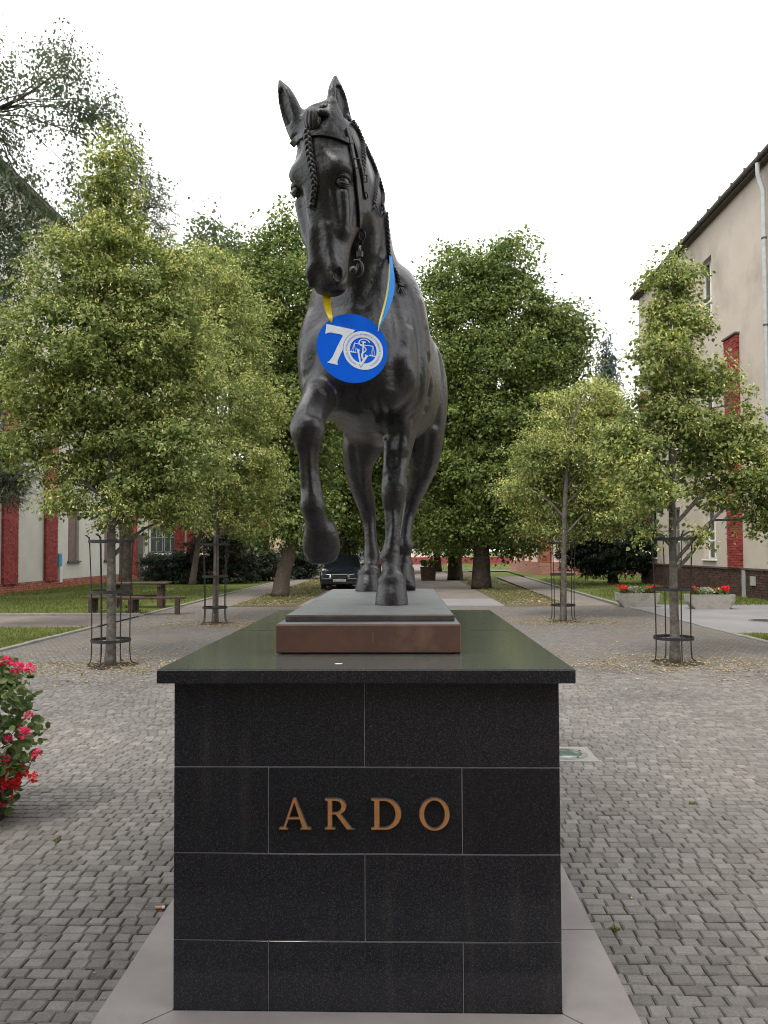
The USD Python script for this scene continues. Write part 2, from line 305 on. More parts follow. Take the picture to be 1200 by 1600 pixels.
for i, (ya, yb) in enumerate(((CY0, CY0+1.35), (CY0+1.352, CY1))):
    obj('cap_slab', bx(-CAPX, CAPX, ya, yb, PZ+.001, CAPZ-.0015, .003), 'black_granite', plinth)
    obj('worn_top', bx(-CAPX+.004, CAPX-.004, ya+.004, yb-.004, CAPZ-.003, CAPZ), 'cap_granite', plinth)
_b = gat(529, 1037, CAPZ)
obj('lime_spot', (lambda m: (m.apply_scale([.015, .012, .0012]), m.apply_translation([_b[0], _b[1], CAPZ+.0005]), m)[2])(trimesh.creation.icosphere(2)), 'lime', plinth)
# serif capitals, drawn as outlines in units of the cap height
def arc(cx, cy, rx, ry, a0, a1, n=20): return [(cx+rx*math.cos(t), cy+ry*math.sin(t)) for t in np.linspace(math.radians(a0), math.radians(a1), n)]
def serif(x, y, w, up): h = .045; s = 1 if up else -1; return Polygon([(x-w, y), (x+w, y), (x+w, y+s*h), (x+w*.45, y+s*(h+.03)), (x-w*.45, y+s*(h+.03)), (x-w, y+s*h)])
U_ = shapely.union_all
LET = {
 'A': U_([Polygon([(.42, 1.02), (.50, 1.02), (.90, 0), (.73, 0)]), Polygon([(.42, 1.02), (.485, .93), (.17, 0), (.10, 0)]), Polygon([(.22, .33), (.66, .33), (.66, .40), (.22, .40)]), serif(.12, 0, .14, 1), serif(.82, 0, .17, 1)]),
 'R': U_([Polygon([(.12, 0), (.27, 0), (.27, 1), (.12, 1)]), Polygon([(.2, 1)]+arc(.42, .745, .30, .255, 90, -90)+[(.2, .49)]).difference(Polygon([(.27, .93)]+arc(.40, .745, .165, .185, 90, -90)+[(.27, .56)])),
          Polygon([(.36, .52), (.53, .52), (.90, .02), (1.0, .0), (.74, 0)]), serif(.195, 0, .17, 1), serif(.16, 1, .13, 0)]),
 'D': U_([Polygon([(.12, 0), (.27, 0), (.27, 1), (.12, 1)]), Polygon([(.2, 1)]+arc(.42, .5, .46, .5, 90, -90, 28)+[(.2, 0)]).difference(Polygon([(.27, .93)]+arc(.40, .5, .315, .43, 90, -90, 28)+[(.27, .07)])), serif(.15, 0, .12, 1), serif(.15, 1, .12, 0)]),
 'O': Polygon(arc(.5, .5, .5, .52, 0, 360, 48)).difference(Polygon(arc(.5, .5, .335, .45, 0, 360, 48)))}
for ch, x0, x1, yb in (('A', 437, 487, 1293.5), ('R', 508, 555, 1293.5), ('D', 580, 627, 1294), ('O', 655, 702.5, 1294.5)):
    a_, b_ = at(x0, yb, PLY), at(x1, yb, PLY); g = LET[ch]; hgt = at((x0+x1)/2, 1246, PLY)[2]-a_[2]
    bb = g.bounds; g2 = affinity.scale(affinity.translate(g, -bb[0], 0), (b_[0]-a_[0])/(bb[2]-bb[0]), hgt, origin=(0, 0))
    m = ext(g2.buffer(-.0012), .016); L = obj('letter', xf(m, frame([a_[0], PLY-.002, a_[2]], [1, 0, 0], [0, 0, 1], [0, -1, 0])), 'letter_bronze', plinth, label='bronze letter '+ch)
    obj('letter_rim', xf(ext(g2.difference(g2.buffer(-.0022)), .0148), frame([a_[0], PLY-.002, a_[2]], [1, 0, 0], [0, 0, 1], [0, -1, 0])), 'letter_edge', L)
# ------------------------------------------------------------------ trees
def leaf_mat(name, ramp, trans=.35, rough=.55):
    TONED.add(name)
    mat(name, {'g': ('geometry', {}), 'at': ('attribute', {'attribute': 'tone'}), 'r': ('rgb_ramp', {'ramp': ramp}), 'n': ('noise_texture', {'scale': .9, 'detail': 3}), 'n1': ('rgb_ramp', {'ramp': [(.3, (.78, .82, .80)), (.7, (1.18, 1.14, 1.0))]}), 'm': ('mix_color', {'blend_type': 'multiply', 'fac': 1.0}),
        'p': ('principled_bsdf', {'roughness': rough, 'specular_ior_level': .3}), 't': ('translucent_bsdf', {}), 'mx': ('mix_closure', {'fac': trans})},
        [('at.fac', 'r.fac'), ('g.position', 'n.vector'), ('n.fac', 'n1.fac'), ('r.color', 'm.a'), ('n1.color', 'm.b'), ('m.result', 'p.base_color'), ('m.result', 't.color'), ('p.BSDF', 'mx.closure1'), ('t.BSDF', 'mx.closure2')], surface='mx.closure')
leaf_mat('linden_leaf', [(0, (.082, .125, .032)), (.5, (.165, .215, .060)), (1, (.27, .305, .11))], .45)
leaf_mat('linden_bract', [(0, (.42, .46, .14)), (.6, (.60, .60, .22)), (1, (.74, .71, .36))], .35)
leaf_mat('old_linden_leaf', [(0, (.042, .078, .019)), (.5, (.104, .156, .036)), (1, (.195, .240, .066))], .36)
leaf_mat('old_linden_bract', [(0, (.26, .32, .09)), (.6, (.39, .43, .14)), (1, (.52, .54, .22))], .35)
leaf_mat('birch_leaf', [(0, (.055, .080, .045)), (1, (.12, .155, .09))], .4)
leaf_mat('pine_needle', [(0, (.030, .042, .026)), (1, (.065, .080, .048))], .1)
leaf_mat('conifer_needle', [(0, (.050, .070, .022)), (1, (.10, .115, .038))], .15)
leaf_mat('spruce_needle', [(0, (.035, .055, .045)), (1, (.075, .10, .085))], .1)
leaf_mat('yew_needle', [(0, (.010, .020, .012)), (1, (.028, .044, .024))], .1)
leaf_mat('juniper_needle', [(0, (.016, .030, .020)), (1, (.045, .065, .045))], .1)
leaf_mat('far_leaf', [(0, (.07, .10, .045)), (1, (.14, .175, .085))], .3)
leaf_mat('geranium_leaf', [(0, (.060, .105, .030)), (.7, (.125, .185, .060)), (1, (.21, .26, .12))], .3)
leaf_mat('red_petal', [(0, (.55, .012, .020)), (.6, (.70, .020, .035)), (1, (.80, .05, .09))], .3)
leaf_mat('pink_petal', [(0, (.62, .02, .10)), (.7, (.75, .06, .18)), (1, (.80, .30, .42))], .3)
leaf_mat('grey_leaf', [(0, (.22, .25, .17)), (1, (.40, .42, .32))], .2)
mottled('young_bark', (.045, .040, .033), (.085, .076, .064), scale=14, rough=.9, bump=.7, bscale=55, spec=.2, dist=.012, c3=(.14, .13, .11))
mottled('old_bark', (.035, .028, .022), (.085, .068, .053), scale=7, rough=.92, bump=.9, bscale=24, spec=.15, dist=.03)
mottled('pale_bark', (.085, .068, .055), (.15, .122, .098), scale=6, rough=.9, bump=.7, bscale=24, spec=.2, dist=.02)
mottled('twig_bark', (.040, .032, .024), (.07, .058, .045), scale=10, rough=.9, spec=.2)

LEAF6 = (np.array([[0, 0, 0], [-.40, .16, .07], [-.40, .52, .08], [0, 1.0, -.10], [.40, .52, .08], [.40, .16, .07]]), np.array([[0, 3, 2], [0, 2, 1], [0, 5, 4], [0, 4, 3]]))
LEAF4 = (np.array([[0, 0, 0], [-.40, .42, .10], [0, 1.0, -.08], [.40, .42, .10]]), np.array([[0, 2, 1], [0, 3, 2]]))
BRACT = (np.array([[0, 0, 0], [-.16, .5, .05], [0, 1.0, -.05], [.16, .5, .05]]), np.array([[0, 2, 1], [0, 3, 2]]))
NEEDLE = (np.array([[-.05, 0, 0], [.05, 0, 0], [0, 1.0, 0]]), np.array([[0, 1, 2]]))
def unit(v): return v/np.maximum(np.linalg.norm(v, axis=-1, keepdims=True), 1e-9)
def scatter(tpl, pos, fwd, nrm, size):
    """Copies of a small template (x across, y along fwd, z along nrm)."""
    V, F = tpl; y = unit(fwd); x = unit(np.cross(y, nrm)); z = np.cross(x, y); size = np.broadcast_to(size, (len(pos),))
    out = pos[:, None]+size[:, None, None]*(V[None, :, :1]*x[:, None]+V[None, :, 1:2]*y[:, None]+V[None, :, 2:]*z[:, None])
    return out.reshape(-1, 3), (F[None]+np.arange(len(pos))[:, None, None]*len(V)).reshape(-1, 3)
def shoots(lobes, n, rg, shell=(.45, 1.0), up=.25):
    """Where shoots end: points in the lobes, mostly near their skins, with the way outwards."""
    L = np.array(lobes, float); w = (L[:, 3]*L[:, 4]*L[:, 5])**.72; k = rg.choice(len(L), n, p=w/w.sum())
    d = unit(rg.normal(size=(n, 3))+[0, 0, up]); r = shell[0]+(shell[1]-shell[0])*rg.random(n)**.55+.55*rg.random(n)**5
    bump_ = .66+.66*meshkit.noise(L[k, :3]*3.1+d*3.2, 5)
    return L[k, :3]+d*L[k, 3:6]*(r*bump_)[:, None], d, r
def foliage(P, D, R, rg, leaves, size, length, tpl=LEAF4, droop=.55, bract=0, bsize=None, bract_at=.72, flat=1.0):
    """Leaves hung in sprays: each spray a small drooping dome about its point, pale bracts on the tops of the outer ones."""
    n = len(P); sc = rg.uniform(.6, 1.25, (n, 1)); rad = length*.62*sc
    def dome(k, cnt, lift, rmax):
        a = rg.random((len(k), cnt))*2*np.pi; r = np.sqrt(rg.random((len(k), cnt)))*rmax; h = np.stack([np.cos(a), np.sin(a)], -1)
        tilt = D[k][:, None]*.9+rg.normal(size=(len(k), 1, 3))*.35
        q = np.concatenate([h*(r*rad[k])[..., None], (lift-droop*r**2*.75+rg.normal(size=r.shape)*.24)[..., None]*rad[k][..., None]], -1)
        q = q + tilt*(r*rad[k]*.6)[..., None]
        out = np.concatenate([h, np.full(r.shape+(1,), -.25)], -1)+D[k][:, None]*.5
        return (P[k][:, None]+q).reshape(-1, 3), out.reshape(-1, 3)
    al = np.arange(n); q, out = dome(al, leaves, 0, 1.0); m = len(q)
    fwd = unit(out*.7+rg.normal(size=(m, 3))*.55+np.array([0, 0, -droop*.7])); nr = unit(rg.normal(size=(m, 3))*.5+np.array([0, 0, flat])+out*.45)
    A = scatter(tpl, q, fwd, nr, size*rg.uniform(.65, 1.25, m)); B = None
    if bract:
        k = np.nonzero(R > bract_at)[0]; k = k[rg.random(len(k)) < .9]
        q, out = dome(k, bract, .14, .95); m = len(q); bs = bsize or size*.8
        B = scatter(BRACT, q, unit(rg.normal(size=(m, 3))*.7+out*.5+np.array([0, 0, -.5])), unit(rg.normal(size=(m, 3))*.7+out*.4+[0, 0, .9]), bs*rg.uniform(.6, 1.3, m))
        C = scatter(LEAF4, q+rg.normal(size=(m, 3))*bs*.4, unit(rg.normal(size=(m, 3))), unit(rg.normal(size=(m, 3))+[0, 0, .9]), bs*.5*rg.uniform(.6, 1.3, m))
        B = cat_mesh([B, C])
    return A, B
def lobes_px(rows, Y, rg, depth=.9, jitter=.35, zscale=1.0):
    """Lobes given by where they show in the photo, set at their own depths about Y."""
    out = []
    for px, py, rx, ry in rows:
        y = Y+rg.uniform(-1, 1)*jitter*max(1.0, rx*Y/FOC); c = at(px, py, y); out.append([*c, rx*y/FOC, rx*y/FOC*depth, ry*y/FOC*zscale])
    return out
def limb(a, b, r0, r1, rg, sag=.12, n=5, sides=6):
    a, b = np.array(a, float), np.array(b, float); t = np.linspace(0, 1, n)[:, None]; l = np.linalg.norm(b-a)
    P = a+(b-a)*t; P[:, 2] += (np.sin(t[:, 0]*np.pi)*sag*l); P[1:-1] += rg.normal(size=(n-2, 3))*l*.025
    return tube(P, r0+(r1-r0)*t[:, 0]**.8, sides)
def make_tree(name, label, group, trunk, lobes, rg, nshoot, leaves, size, length, leafm, barkm, tpl=LEAF4, droop=.55, bract=0, bractm=None, cat='tree', twigs=.4, up=.25, shell=(.45, 1.0), limb_r=.35, bract_at=.72, flat=1.0, twigm='twig_bark', extra=None, leaf_name='foliage', bsize=None, limb_max=.5):
    """trunk: x y z r rows from the ground up."""
    T = np.array(trunk, float); o = T[0, :3].copy(); root = thing(name, label, cat, o, 0, group)
    S = spline(T, 5); v, f = tube(S[:, :3]-o, S[:, 3], 12)
    h = np.clip(v[:, 2], 0, None); fl = np.exp(-h/(T[0, 3]*1.5+.01))*.16; a = np.arctan2(v[:, 1], v[:, 0]); c = np.clip(S[:, 3].max()*1.0, .01, 9)
    ctr = np.array([np.interp(v[:, 2], S[:, 2]-o[2], S[:, k]-o[k]) for k in (0, 1)]).T
    v[:, :2] = ctr+(v[:, :2]-ctr)*(1+fl*(.75+.4*np.sin(a*3+1)) + .12*(meshkit.noise(v*6/c*.2, 3)-.5))[:, None]
    tr = obj('trunk', (v, f), barkm, root, smooth=True)
    br = []; ends = []
    for L in lobes:
        c = np.array(L[:3]); dist = np.hypot(*(c[:2]-np.array([np.interp(c[2], S[:, 2], S[:, k]) for k in (0, 1)])))
        za = np.clip(c[2]-.55*dist-.25*L[5], S[int(len(S)*limb_r), 2], S[-1, 2]-.02); st = np.array([np.interp(za, S[:, 2], S[:, k]) for k in range(4)])
        r0 = min(max(st[3]*.55, .010), limb_max); br.append(limb(st[:3], c, r0, r0*.35, rg)); ends.append((c, r0*.35, L))
    lobes = [[*l[:3], *(max(x-length*.24, x*.55) for x in l[3:6])] for l in lobes]
    P, D, R = shoots(lobes, nshoot, rg, shell, up)
    sel = rg.random(len(P)) < twigs
    C = np.array([e[0] for e in ends]); tw = []
    for p in P[sel]:
        k = np.argmin(np.linalg.norm((C-p)/np.array([l[3:6] for l in lobes]), axis=1)); tw.append(tube(np.array([C[k], C[k]*.45+p*.55+[0, 0, .04*np.linalg.norm(p-C[k])], p]), [ends[k][1]*.7, ends[k][1]*.4, ends[k][1]*.12], 4, False))
    for b in br: obj('branch', xf(b, frame(-o, [1, 0, 0], [0, 1, 0], [0, 0, 1])), barkm if T[0, 3] < .14 else twigm, root, smooth=True)
    if tw: obj('twigs', xf(cat_mesh(tw), frame(-o, [1, 0, 0], [0, 1, 0], [0, 0, 1])), twigm, root, kind='stuff')
    A, B = foliage(P, D, R, rg, leaves, size, length, tpl, droop, bract, bsize, bract_at, flat)
    if extra is not None: A = cat_mesh([A, extra])
    obj(leaf_name, (A[0]-o, A[1]), leafm, root, kind='stuff')
    if B is not None: obj('blossom', (B[0]-o, B[1]), bractm, root, kind='stuff')
    return root
GL = 'young lindens in iron guards along the plaza'
rg = np.random.default_rng(3)
def tz(px, py, Y, r): return [*at(px, py, Y), r]
# left, near
Y = 11.5; b = gat(172, 1040)
tr = [[b[0], b[1], 0, .080], tz(174, 980, b[1], .068), tz(174, 880, b[1], .062), tz(174, 760, b[1], .050), tz(172, 600, b[1], .036), tz(170, 420, b[1], .020), tz(174, 260, b[1], .007)]
make_tree('linden_tree', 'broad young linden full of yellow blossom, nearest on the left before the picnic table', GL, tr,
    lobes_px([(176, 245, 28, 46), (176, 285, 34, 46), (168, 325, 46, 48), (185, 350, 46, 44), (150, 385, 56, 44), (120, 440, 70, 55), (235, 430, 70, 62), (178, 460, 70, 50), (66, 395, 26, 44), (100, 520, 95, 60), (235, 520, 95, 75), (60, 600, 75, 50), (170, 590, 110, 75), (280, 600, 70, 75), (95, 680, 85, 50),
              (200, 690, 110, 60), (285, 700, 70, 55), (150, 765, 85, 45), (240, 780, 70, 42), (30, 700, 42, 28), (180, 815, 42, 22), (275, 810, 38, 25)], Y, rg), rg, 1500, 30, .062, .36, 'linden_leaf', 'young_bark', LEAF6, bract=22, bractm='linden_bract', bsize=.058, twigs=.25, bract_at=.62)
# left, second
Y = 18.2; b = gat(336, 974)
tr = [[b[0], b[1], 0, .078], tz(337, 930, b[1], .066), tz(338, 860, b[1], .06), tz(336, 740, b[1], .05), tz(335, 560, b[1], .03), tz(333, 430, b[1], .008)]
make_tree('linden_tree', 'young linden on the left standing before the dark junipers, beyond the picnic table', GL, tr,
    lobes_px([(325, 440, 50, 65), (300, 530, 75, 75), (365, 530, 60, 80), (340, 630, 85, 65), (395, 665, 50, 45), (290, 680, 70, 60), (360, 725, 75, 50), (400, 750, 48, 32), (310, 780, 60, 42), (360, 810, 50, 30), (415, 795, 34, 20)], Y, rg), rg, 1300, 28, .078, .46, 'linden_leaf', 'young_bark', LEAF4, bract=20, bractm='linden_bract', bsize=.074, twigs=.15, bract_at=.62)
# right, near: a slim crown with two low spreading boughs
Y = 11.7; b = gat(1055, 1036)
tr = [[b[0], b[1], 0, .080], tz(1054, 980, b[1], .066), tz(1052, 900, b[1], .058), tz(1050, 780, b[1], .048), tz(1049, 650, b[1], .034), tz(1047, 520, b[1], .020), tz(1045, 385, b[1], .006)]
make_tree('linden_tree', 'slim young linden with low spreading boughs before the planters on the right', GL, tr,
    lobes_px([(1045, 405, 14, 32), (1042, 450, 30, 34), (1062, 440, 24, 30), (1050, 505, 42, 40), (1040, 560, 42, 40), (1062, 590, 40, 36), (1035, 640, 46, 42), (1066, 660, 40, 36), (1110, 600, 34, 20), (1138, 588, 16, 10), (998, 545, 14, 16),
              (1105, 720, 40, 36), (1150, 690, 44, 42), (1165, 655, 16, 24), (1185, 735, 40, 46), (1130, 765, 40, 26), (1190, 800, 26, 28), (1000, 720, 42, 36), (975, 690, 32, 28), (1015, 770, 40, 26), (1085, 830, 22, 9), (1010, 828, 18, 12), (1225, 760, 40, 60), (1120, 565, 12, 10), (1000, 600, 16, 14), (1088, 505, 14, 18), (985, 650, 14, 16), (1168, 625, 10, 18), (960, 720, 16, 18)], Y, rg, .95), rg, 760, 28, .062, .34, 'linden_leaf', 'young_bark', LEAF6, bract=22, bractm='linden_bract', bsize=.058, twigs=.5, bract_at=.6)
# right, second
Y = 18.8; b = gat(880, 971)
tr = [[b[0], b[1], 0, .078], tz(881, 930, b[1], .066), tz(881, 860, b[1], .058), tz(884, 760, b[1], .046), tz(895, 660, b[1], .028), tz(915, 605, b[1], .008)]
make_tree('linden_tree', 'young linden on the right standing before the big old linden and the annex', GL, tr,
    lobes_px([(930, 622, 38, 30), (880, 650, 46, 36), (945, 665, 48, 40), (905, 705, 70, 42), (850, 715, 46, 36), (965, 720, 42, 40), (835, 768, 50, 32), (905, 775, 66, 36), (960, 780, 44, 36), (795, 758, 22, 18), (870, 818, 50, 24), (935, 815, 46, 22), (990, 690, 30, 40)], Y, rg), rg, 1050, 28, .078, .46, 'linden_leaf', 'young_bark', LEAF4, bract=24, bractm='linden_bract', bsize=.074, twigs=.2, bract_at=.58)
# the old lindens of the avenue
def old(label, base, trunk, rows, Y, n, size=.17, leafm='old_linden_leaf', bark='old_bark', bract=12, leaves=30, group=None, name='old_linden_tree', jit=.5):
    return make_tree(name, label, group, trunk, lobes_px(rows, Y, rg, 1.0, jit), rg, int(n*.62), leaves, size*.82, size*4.6, leafm, bark, LEAF4, bract=bract, bractm='old_linden_bract', bsize=size*.62, twigs=.06, bract_at=.70, limb_r=.3)
b = gat(437, 932)
old('old linden with a pale leaning trunk on the left of the avenue', b, [[b[0], b[1], 0, .30], tz(443, 895, b[1], .26), tz(456, 840, b[1], .22), tz(455, 700, b[1], .17), tz(450, 500, b[1], .10), tz(447, 340, b[1], .03)],
    [(447, 340, 22, 34), (440, 395, 48, 40), (395, 440, 48, 52), (450, 460, 54, 52), (370, 480, 34, 40), (420, 540, 70, 60), (470, 540, 50, 70), (430, 630, 70, 60), (470, 680, 60, 60), (400, 690, 50, 50), (440, 760, 72, 46), (480, 800, 46, 40), (420, 815, 48, 26), (500, 600, 40, 60)], b[1], 3000, .18, bark='pale_bark')
b = gat(538, 917)
old('old linden with a yellow band round its trunk beside the dark car', b, [[b[0], b[1], 0, .34], tz(538, 890, b[1], .30), tz(540, 820, b[1], .26), tz(545, 700, b[1], .16), tz(548, 600, b[1], .05)],
    [(545, 560, 60, 60), (520, 640, 60, 60), (580, 640, 60, 60), (540, 730, 64, 56), (590, 740, 50, 60), (515, 790, 40, 46), (560, 815, 56, 40), (600, 820, 40, 36), (625, 700, 40, 60)], b[1], 2400, .20)
b = gat(752, 920); Yr = b[1]
BIG = old('big old linden with a thick dark trunk on the right of the avenue', b, [[b[0], b[1], 0, .40], tz(752, 880, Yr, .35), tz(753, 800, Yr, .32), tz(760, 680, Yr, .24), tz(775, 540, Yr, .14), tz(790, 420, Yr, .04)],
    [(712, 425, 48, 40), (795, 398, 40, 32), (770, 440, 50, 40), (685, 470, 30, 46), (722, 500, 60, 50), (800, 480, 50, 50), (855, 500, 46, 36), (885, 520, 40, 36), (912, 500, 12, 34), (890, 560, 28, 40), (868, 615, 38, 42), (700, 570, 50, 50), (780, 570, 80, 56), (860, 570, 56, 46), (690, 650, 44, 50), (765, 660, 80, 56), (845, 650, 60, 50),
     (690, 740, 44, 44), (760, 745, 80, 50), (840, 735, 62, 50), (715, 805, 56, 36), (785, 815, 70, 34), (845, 800, 48, 36), (700, 845, 30, 18), (810, 850, 50, 14)], Yr, 5200, .185)
b = gat(711, 906)
old('old linden standing farther back behind the thick right trunk', b, [[b[0], b[1], 0, .40], tz(711, 880, b[1], .36), tz(711, 830, b[1], .3), tz(708, 740, b[1], .15), tz(705, 660, b[1], .05)],
    [(700, 620, 46, 60), (670, 700, 44, 60), (720, 720, 50, 50), (680, 780, 50, 46), (650, 800, 36, 40), (725, 810, 40, 36), (690, 840, 50, 20)], b[1], 1700, .24)
b = gat(684, 893)
old('slender old linden beside the small notice board', b, [[b[0], b[1], 0, .3], tz(683, 870, b[1], .26), tz(680, 840, b[1], .2), tz(676, 760, b[1], .06)],
    [(670, 770, 40, 40), (650, 820, 34, 30), (685, 830, 36, 24), (640, 770, 30, 50)], b[1], 900, .3)
b = gat(585, 897)
old('old linden at the far left end of the avenue behind the cars', b, [[b[0], b[1], 0, .4], tz(549, 885, b[1], .34), tz(549, 860, b[1], .30), tz(552, 800, b[1], .06)],
    [(560, 780, 60, 50), (520, 820, 40, 34), (600, 800, 50, 44), (560, 835, 50, 18)], b[1], 1300, .3)
# hanging birch boughs from the left
b = at(-150, 860, 12.5); bl = lobes_px([(112, 60, 22, 34), (105, 105, 32, 44), (75, 95, 34, 34), (30, 120, 36, 34), (95, 160, 46, 26), (135, 140, 26, 36), (165, 165, 26, 34), (190, 205, 24, 40), (130, 185, 34, 34), (40, 185, 36, 24), (10, 240, 32, 50), (28, 300, 34, 50), (12, 360, 40, 46), (10, 420, 32, 46), (45, 335, 36, 36), (34, 400, 36, 40), (24, 470, 30, 36), (50, 280, 20, 24),
    (205, 250, 18, 44), (110, 265, 22, 40), (250, 300, 18, 34), (60, 330, 22, 22), (-60, 200, 60, 90), (-60, 330, 60, 90), (-60, 80, 60, 60)], 12.5, rg, 1.0, .5)
make_tree('birch_tree', 'tall weeping birch leaning in at the upper left, thin grey-green leaves against the sky', None, [[b[0], b[1], 0, .22], tz(-140, 600, 12.5, .17), tz(-120, 300, 12.5, .09), tz(-60, 200, 12.5, .035), tz(30, 155, 12.4, .020), tz(95, 105, 12.4, .012), tz(118, 50, 12.4, .004)],
    bl, rg, 1500, 13, .056, .40, 'birch_leaf', 'twig_bark', LEAF4, droop=1.5, twigs=.3, limb_r=.55, limb_max=.016)
# dark pine at the left edge
b = at(-110, 880, 16.5)
make_tree('pine_tree', 'dark long-needled pine reaching in at the left edge before the cream building', None, [[b[0], b[1], 0, .2], tz(-100, 700, 16.5, .16), tz(-90, 500, 16.5, .12), tz(-80, 330, 16.5, .05)],
    lobes_px([(8, 770, 30, 24), (22, 745, 28, 18), (-20, 700, 40, 40), (2, 640, 16, 40), (-10, 560, 26, 40), (-20, 470, 30, 40), (5, 520, 14, 26), (-60, 760, 50, 50), (-50, 600, 50, 60), (10, 700, 14, 14)], 16.5, rg), rg, 900, 34, .17, .30, 'pine_needle', 'old_bark', NEEDLE, droop=.25, twigs=.6)
# conifer behind the near left linden, its boughs in flat tiers
b = gat(205, 905, 0)
Yc = 27.0; b = at(196, 920, Yc); b[2] = 0
make_tree('larch_tree', 'olive green conifer with flat tiers of boughs behind the near left linden', None, [[b[0], b[1], 0, .22], tz(196, 700, Yc, .17), tz(194, 420, Yc, .10), tz(193, 215, Yc, .02)],
    lobes_px([(203, 232, 20, 9), (215, 262, 24, 10), (170, 270, 26, 9), (228, 290, 30, 10), (150, 300, 34, 9), (120, 322, 24, 7), (235, 325, 36, 11), (225, 360, 46, 13), (140, 350, 50, 12), (240, 400, 50, 15), (150, 400, 60, 15), (230, 450, 60, 18), (150, 460, 60, 18), (240, 520, 66, 20), (200, 580, 80, 22), (210, 650, 80, 24), (200, 720, 80, 24)], Yc, rg, 1.0, .3), rg, 2200, 26, .17, .50, 'conifer_needle', 'old_bark', (np.array([[-.11, 0, 0], [.11, 0, 0], [0, 1.0, 0]]), np.array([[0, 1, 2]])), droop=.25, twigs=.3, up=0, limb_r=.1)
# feathery tree far behind on the left
Yc = 62.0; b = at(335, 890, Yc); b[2] = 0
make_tree('distant_tree', 'pale feathery tree seen far off above the left crowns', None, [[b[0], b[1], 0, .4], tz(335, 700, Yc, .3), tz(333, 350, Yc, .04)],
    lobes_px([(325, 362, 22, 24), (352, 385, 34, 20), (310, 385, 22, 22), (375, 395, 28, 18), (330, 430, 60, 40), (350, 500, 80, 50), (390, 420, 24, 24), (300, 460, 40, 50)], Yc, rg), rg, 1500, 10, .30, 1.3, 'far_leaf', 'old_bark', droop=.3, twigs=.1)
# narrow spruce far behind on the right
Yc = 80.0; b = at(948, 885, Yc); b[2] = 0
make_tree('spruce_tree', 'narrow grey-green spruce standing far behind between the right lindens', None, [[b[0], b[1], 0, .35], tz(948, 700, Yc, .25), tz(947, 508, Yc, .02)],
    lobes_px([(947, 522, 4, 12), (947, 540, 9, 10), (948, 560, 13, 11), (948, 580, 17, 12), (949, 602, 20, 13), (949, 630, 24, 16), (950, 670, 28, 22), (950, 730, 32, 34), (950, 800, 36, 36)], Yc, rg, 1.0, .05), rg, 1200, 12, .55, .9, 'spruce_needle', 'old_bark', (np.array([[-.14, 0, 0], [.14, 0, 0], [0, 1.0, 0]]), np.array([[0, 1, 2]])), droop=.6, twigs=.1)
# dark yew by the right building
b = gat(958, 913)
make_tree('yew_tree', 'low dark evergreen with a round crown on the lawn behind the right planters', None, [[b[0], b[1], 0, .24], tz(957, 895, b[1], .20), tz(955, 860, b[1], .12), tz(953, 830, b[1], .04)],
    lobes_px([(935, 820, 44, 20), (985, 822, 40, 18), (915, 855, 34, 26), (960, 850, 56, 30), (1005, 852, 36, 28), (925, 880, 32, 16), (965, 882, 44, 14), (1000, 885, 28, 12), (895, 870, 22, 20)], b[1], rg, .9, .3), rg, 1500, 22, .20, .45, 'yew_needle', 'old_bark', (np.array([[-.16, 0, 0], [.16, 0, 0], [0, 1.0, 0]]), np.array([[0, 1, 2]])), droop=.2, twigs=.1)
# shrubs and small trees on the left lawn
def shrub(label, px, py, rows, n, leafm, size=.16, tpl=(np.array([[-.16, 0, 0], [.16, 0, 0], [0, 1.0, 0]]), np.array([[0, 1, 2]])), name='juniper_bush', leaves=20, bark='old_bark', trunk_top=None, r=.09):
    b = gat(px, py); t = trunk_top or (px, py-22)
    make_tree(name, label, None, [[b[0], b[1], 0, r], tz((px+t[0])/2, (py+t[1])/2, b[1], r*.8), tz(t[0], t[1], b[1], r*.4)], lobes_px(rows, b[1], rg, .9, .3), rg, n, leaves, size, size*2.4, leafm, bark, tpl, droop=.2, twigs=.1, cat='bush' if trunk_top is None else 'tree', limb_r=.2)
shrub('low spreading dark juniper behind the picnic table', 262, 912, [(240, 880, 22, 14), (262, 886, 34, 20), (285, 880, 24, 18), (250, 900, 30, 10), (295, 900, 26, 10)], 700, 'juniper_needle')
shrub('large dark evergreen bush behind the second left guard', 345, 912, [(320, 860, 30, 26), (350, 850, 30, 30), (375, 865, 28, 30), (335, 890, 40, 22), (380, 892, 26, 20)], 900, 'yew_needle')
shrub('round dark bush left of the leaning pale trunk', 412, 908, [(405, 870, 20, 24), (420, 885, 24, 22), (392, 892, 18, 16)], 500, 'yew_needle', .18)
shrub('dark hedge bush right of the leaning pale trunk', 468, 905, [(460, 872, 22, 24), (480, 880, 20, 20), (470, 892, 24, 14)], 500, 'juniper_needle', .18)
shrub('small tree with a slanting brown trunk among the junipers', 300, 914, [(318, 800, 40, 26), (290, 790, 36, 26), (330, 770, 34, 30)], 500, 'old_linden_leaf', .16, LEAF4, 'slanting_tree', 10, 'pale_bark', (316, 810), .17)
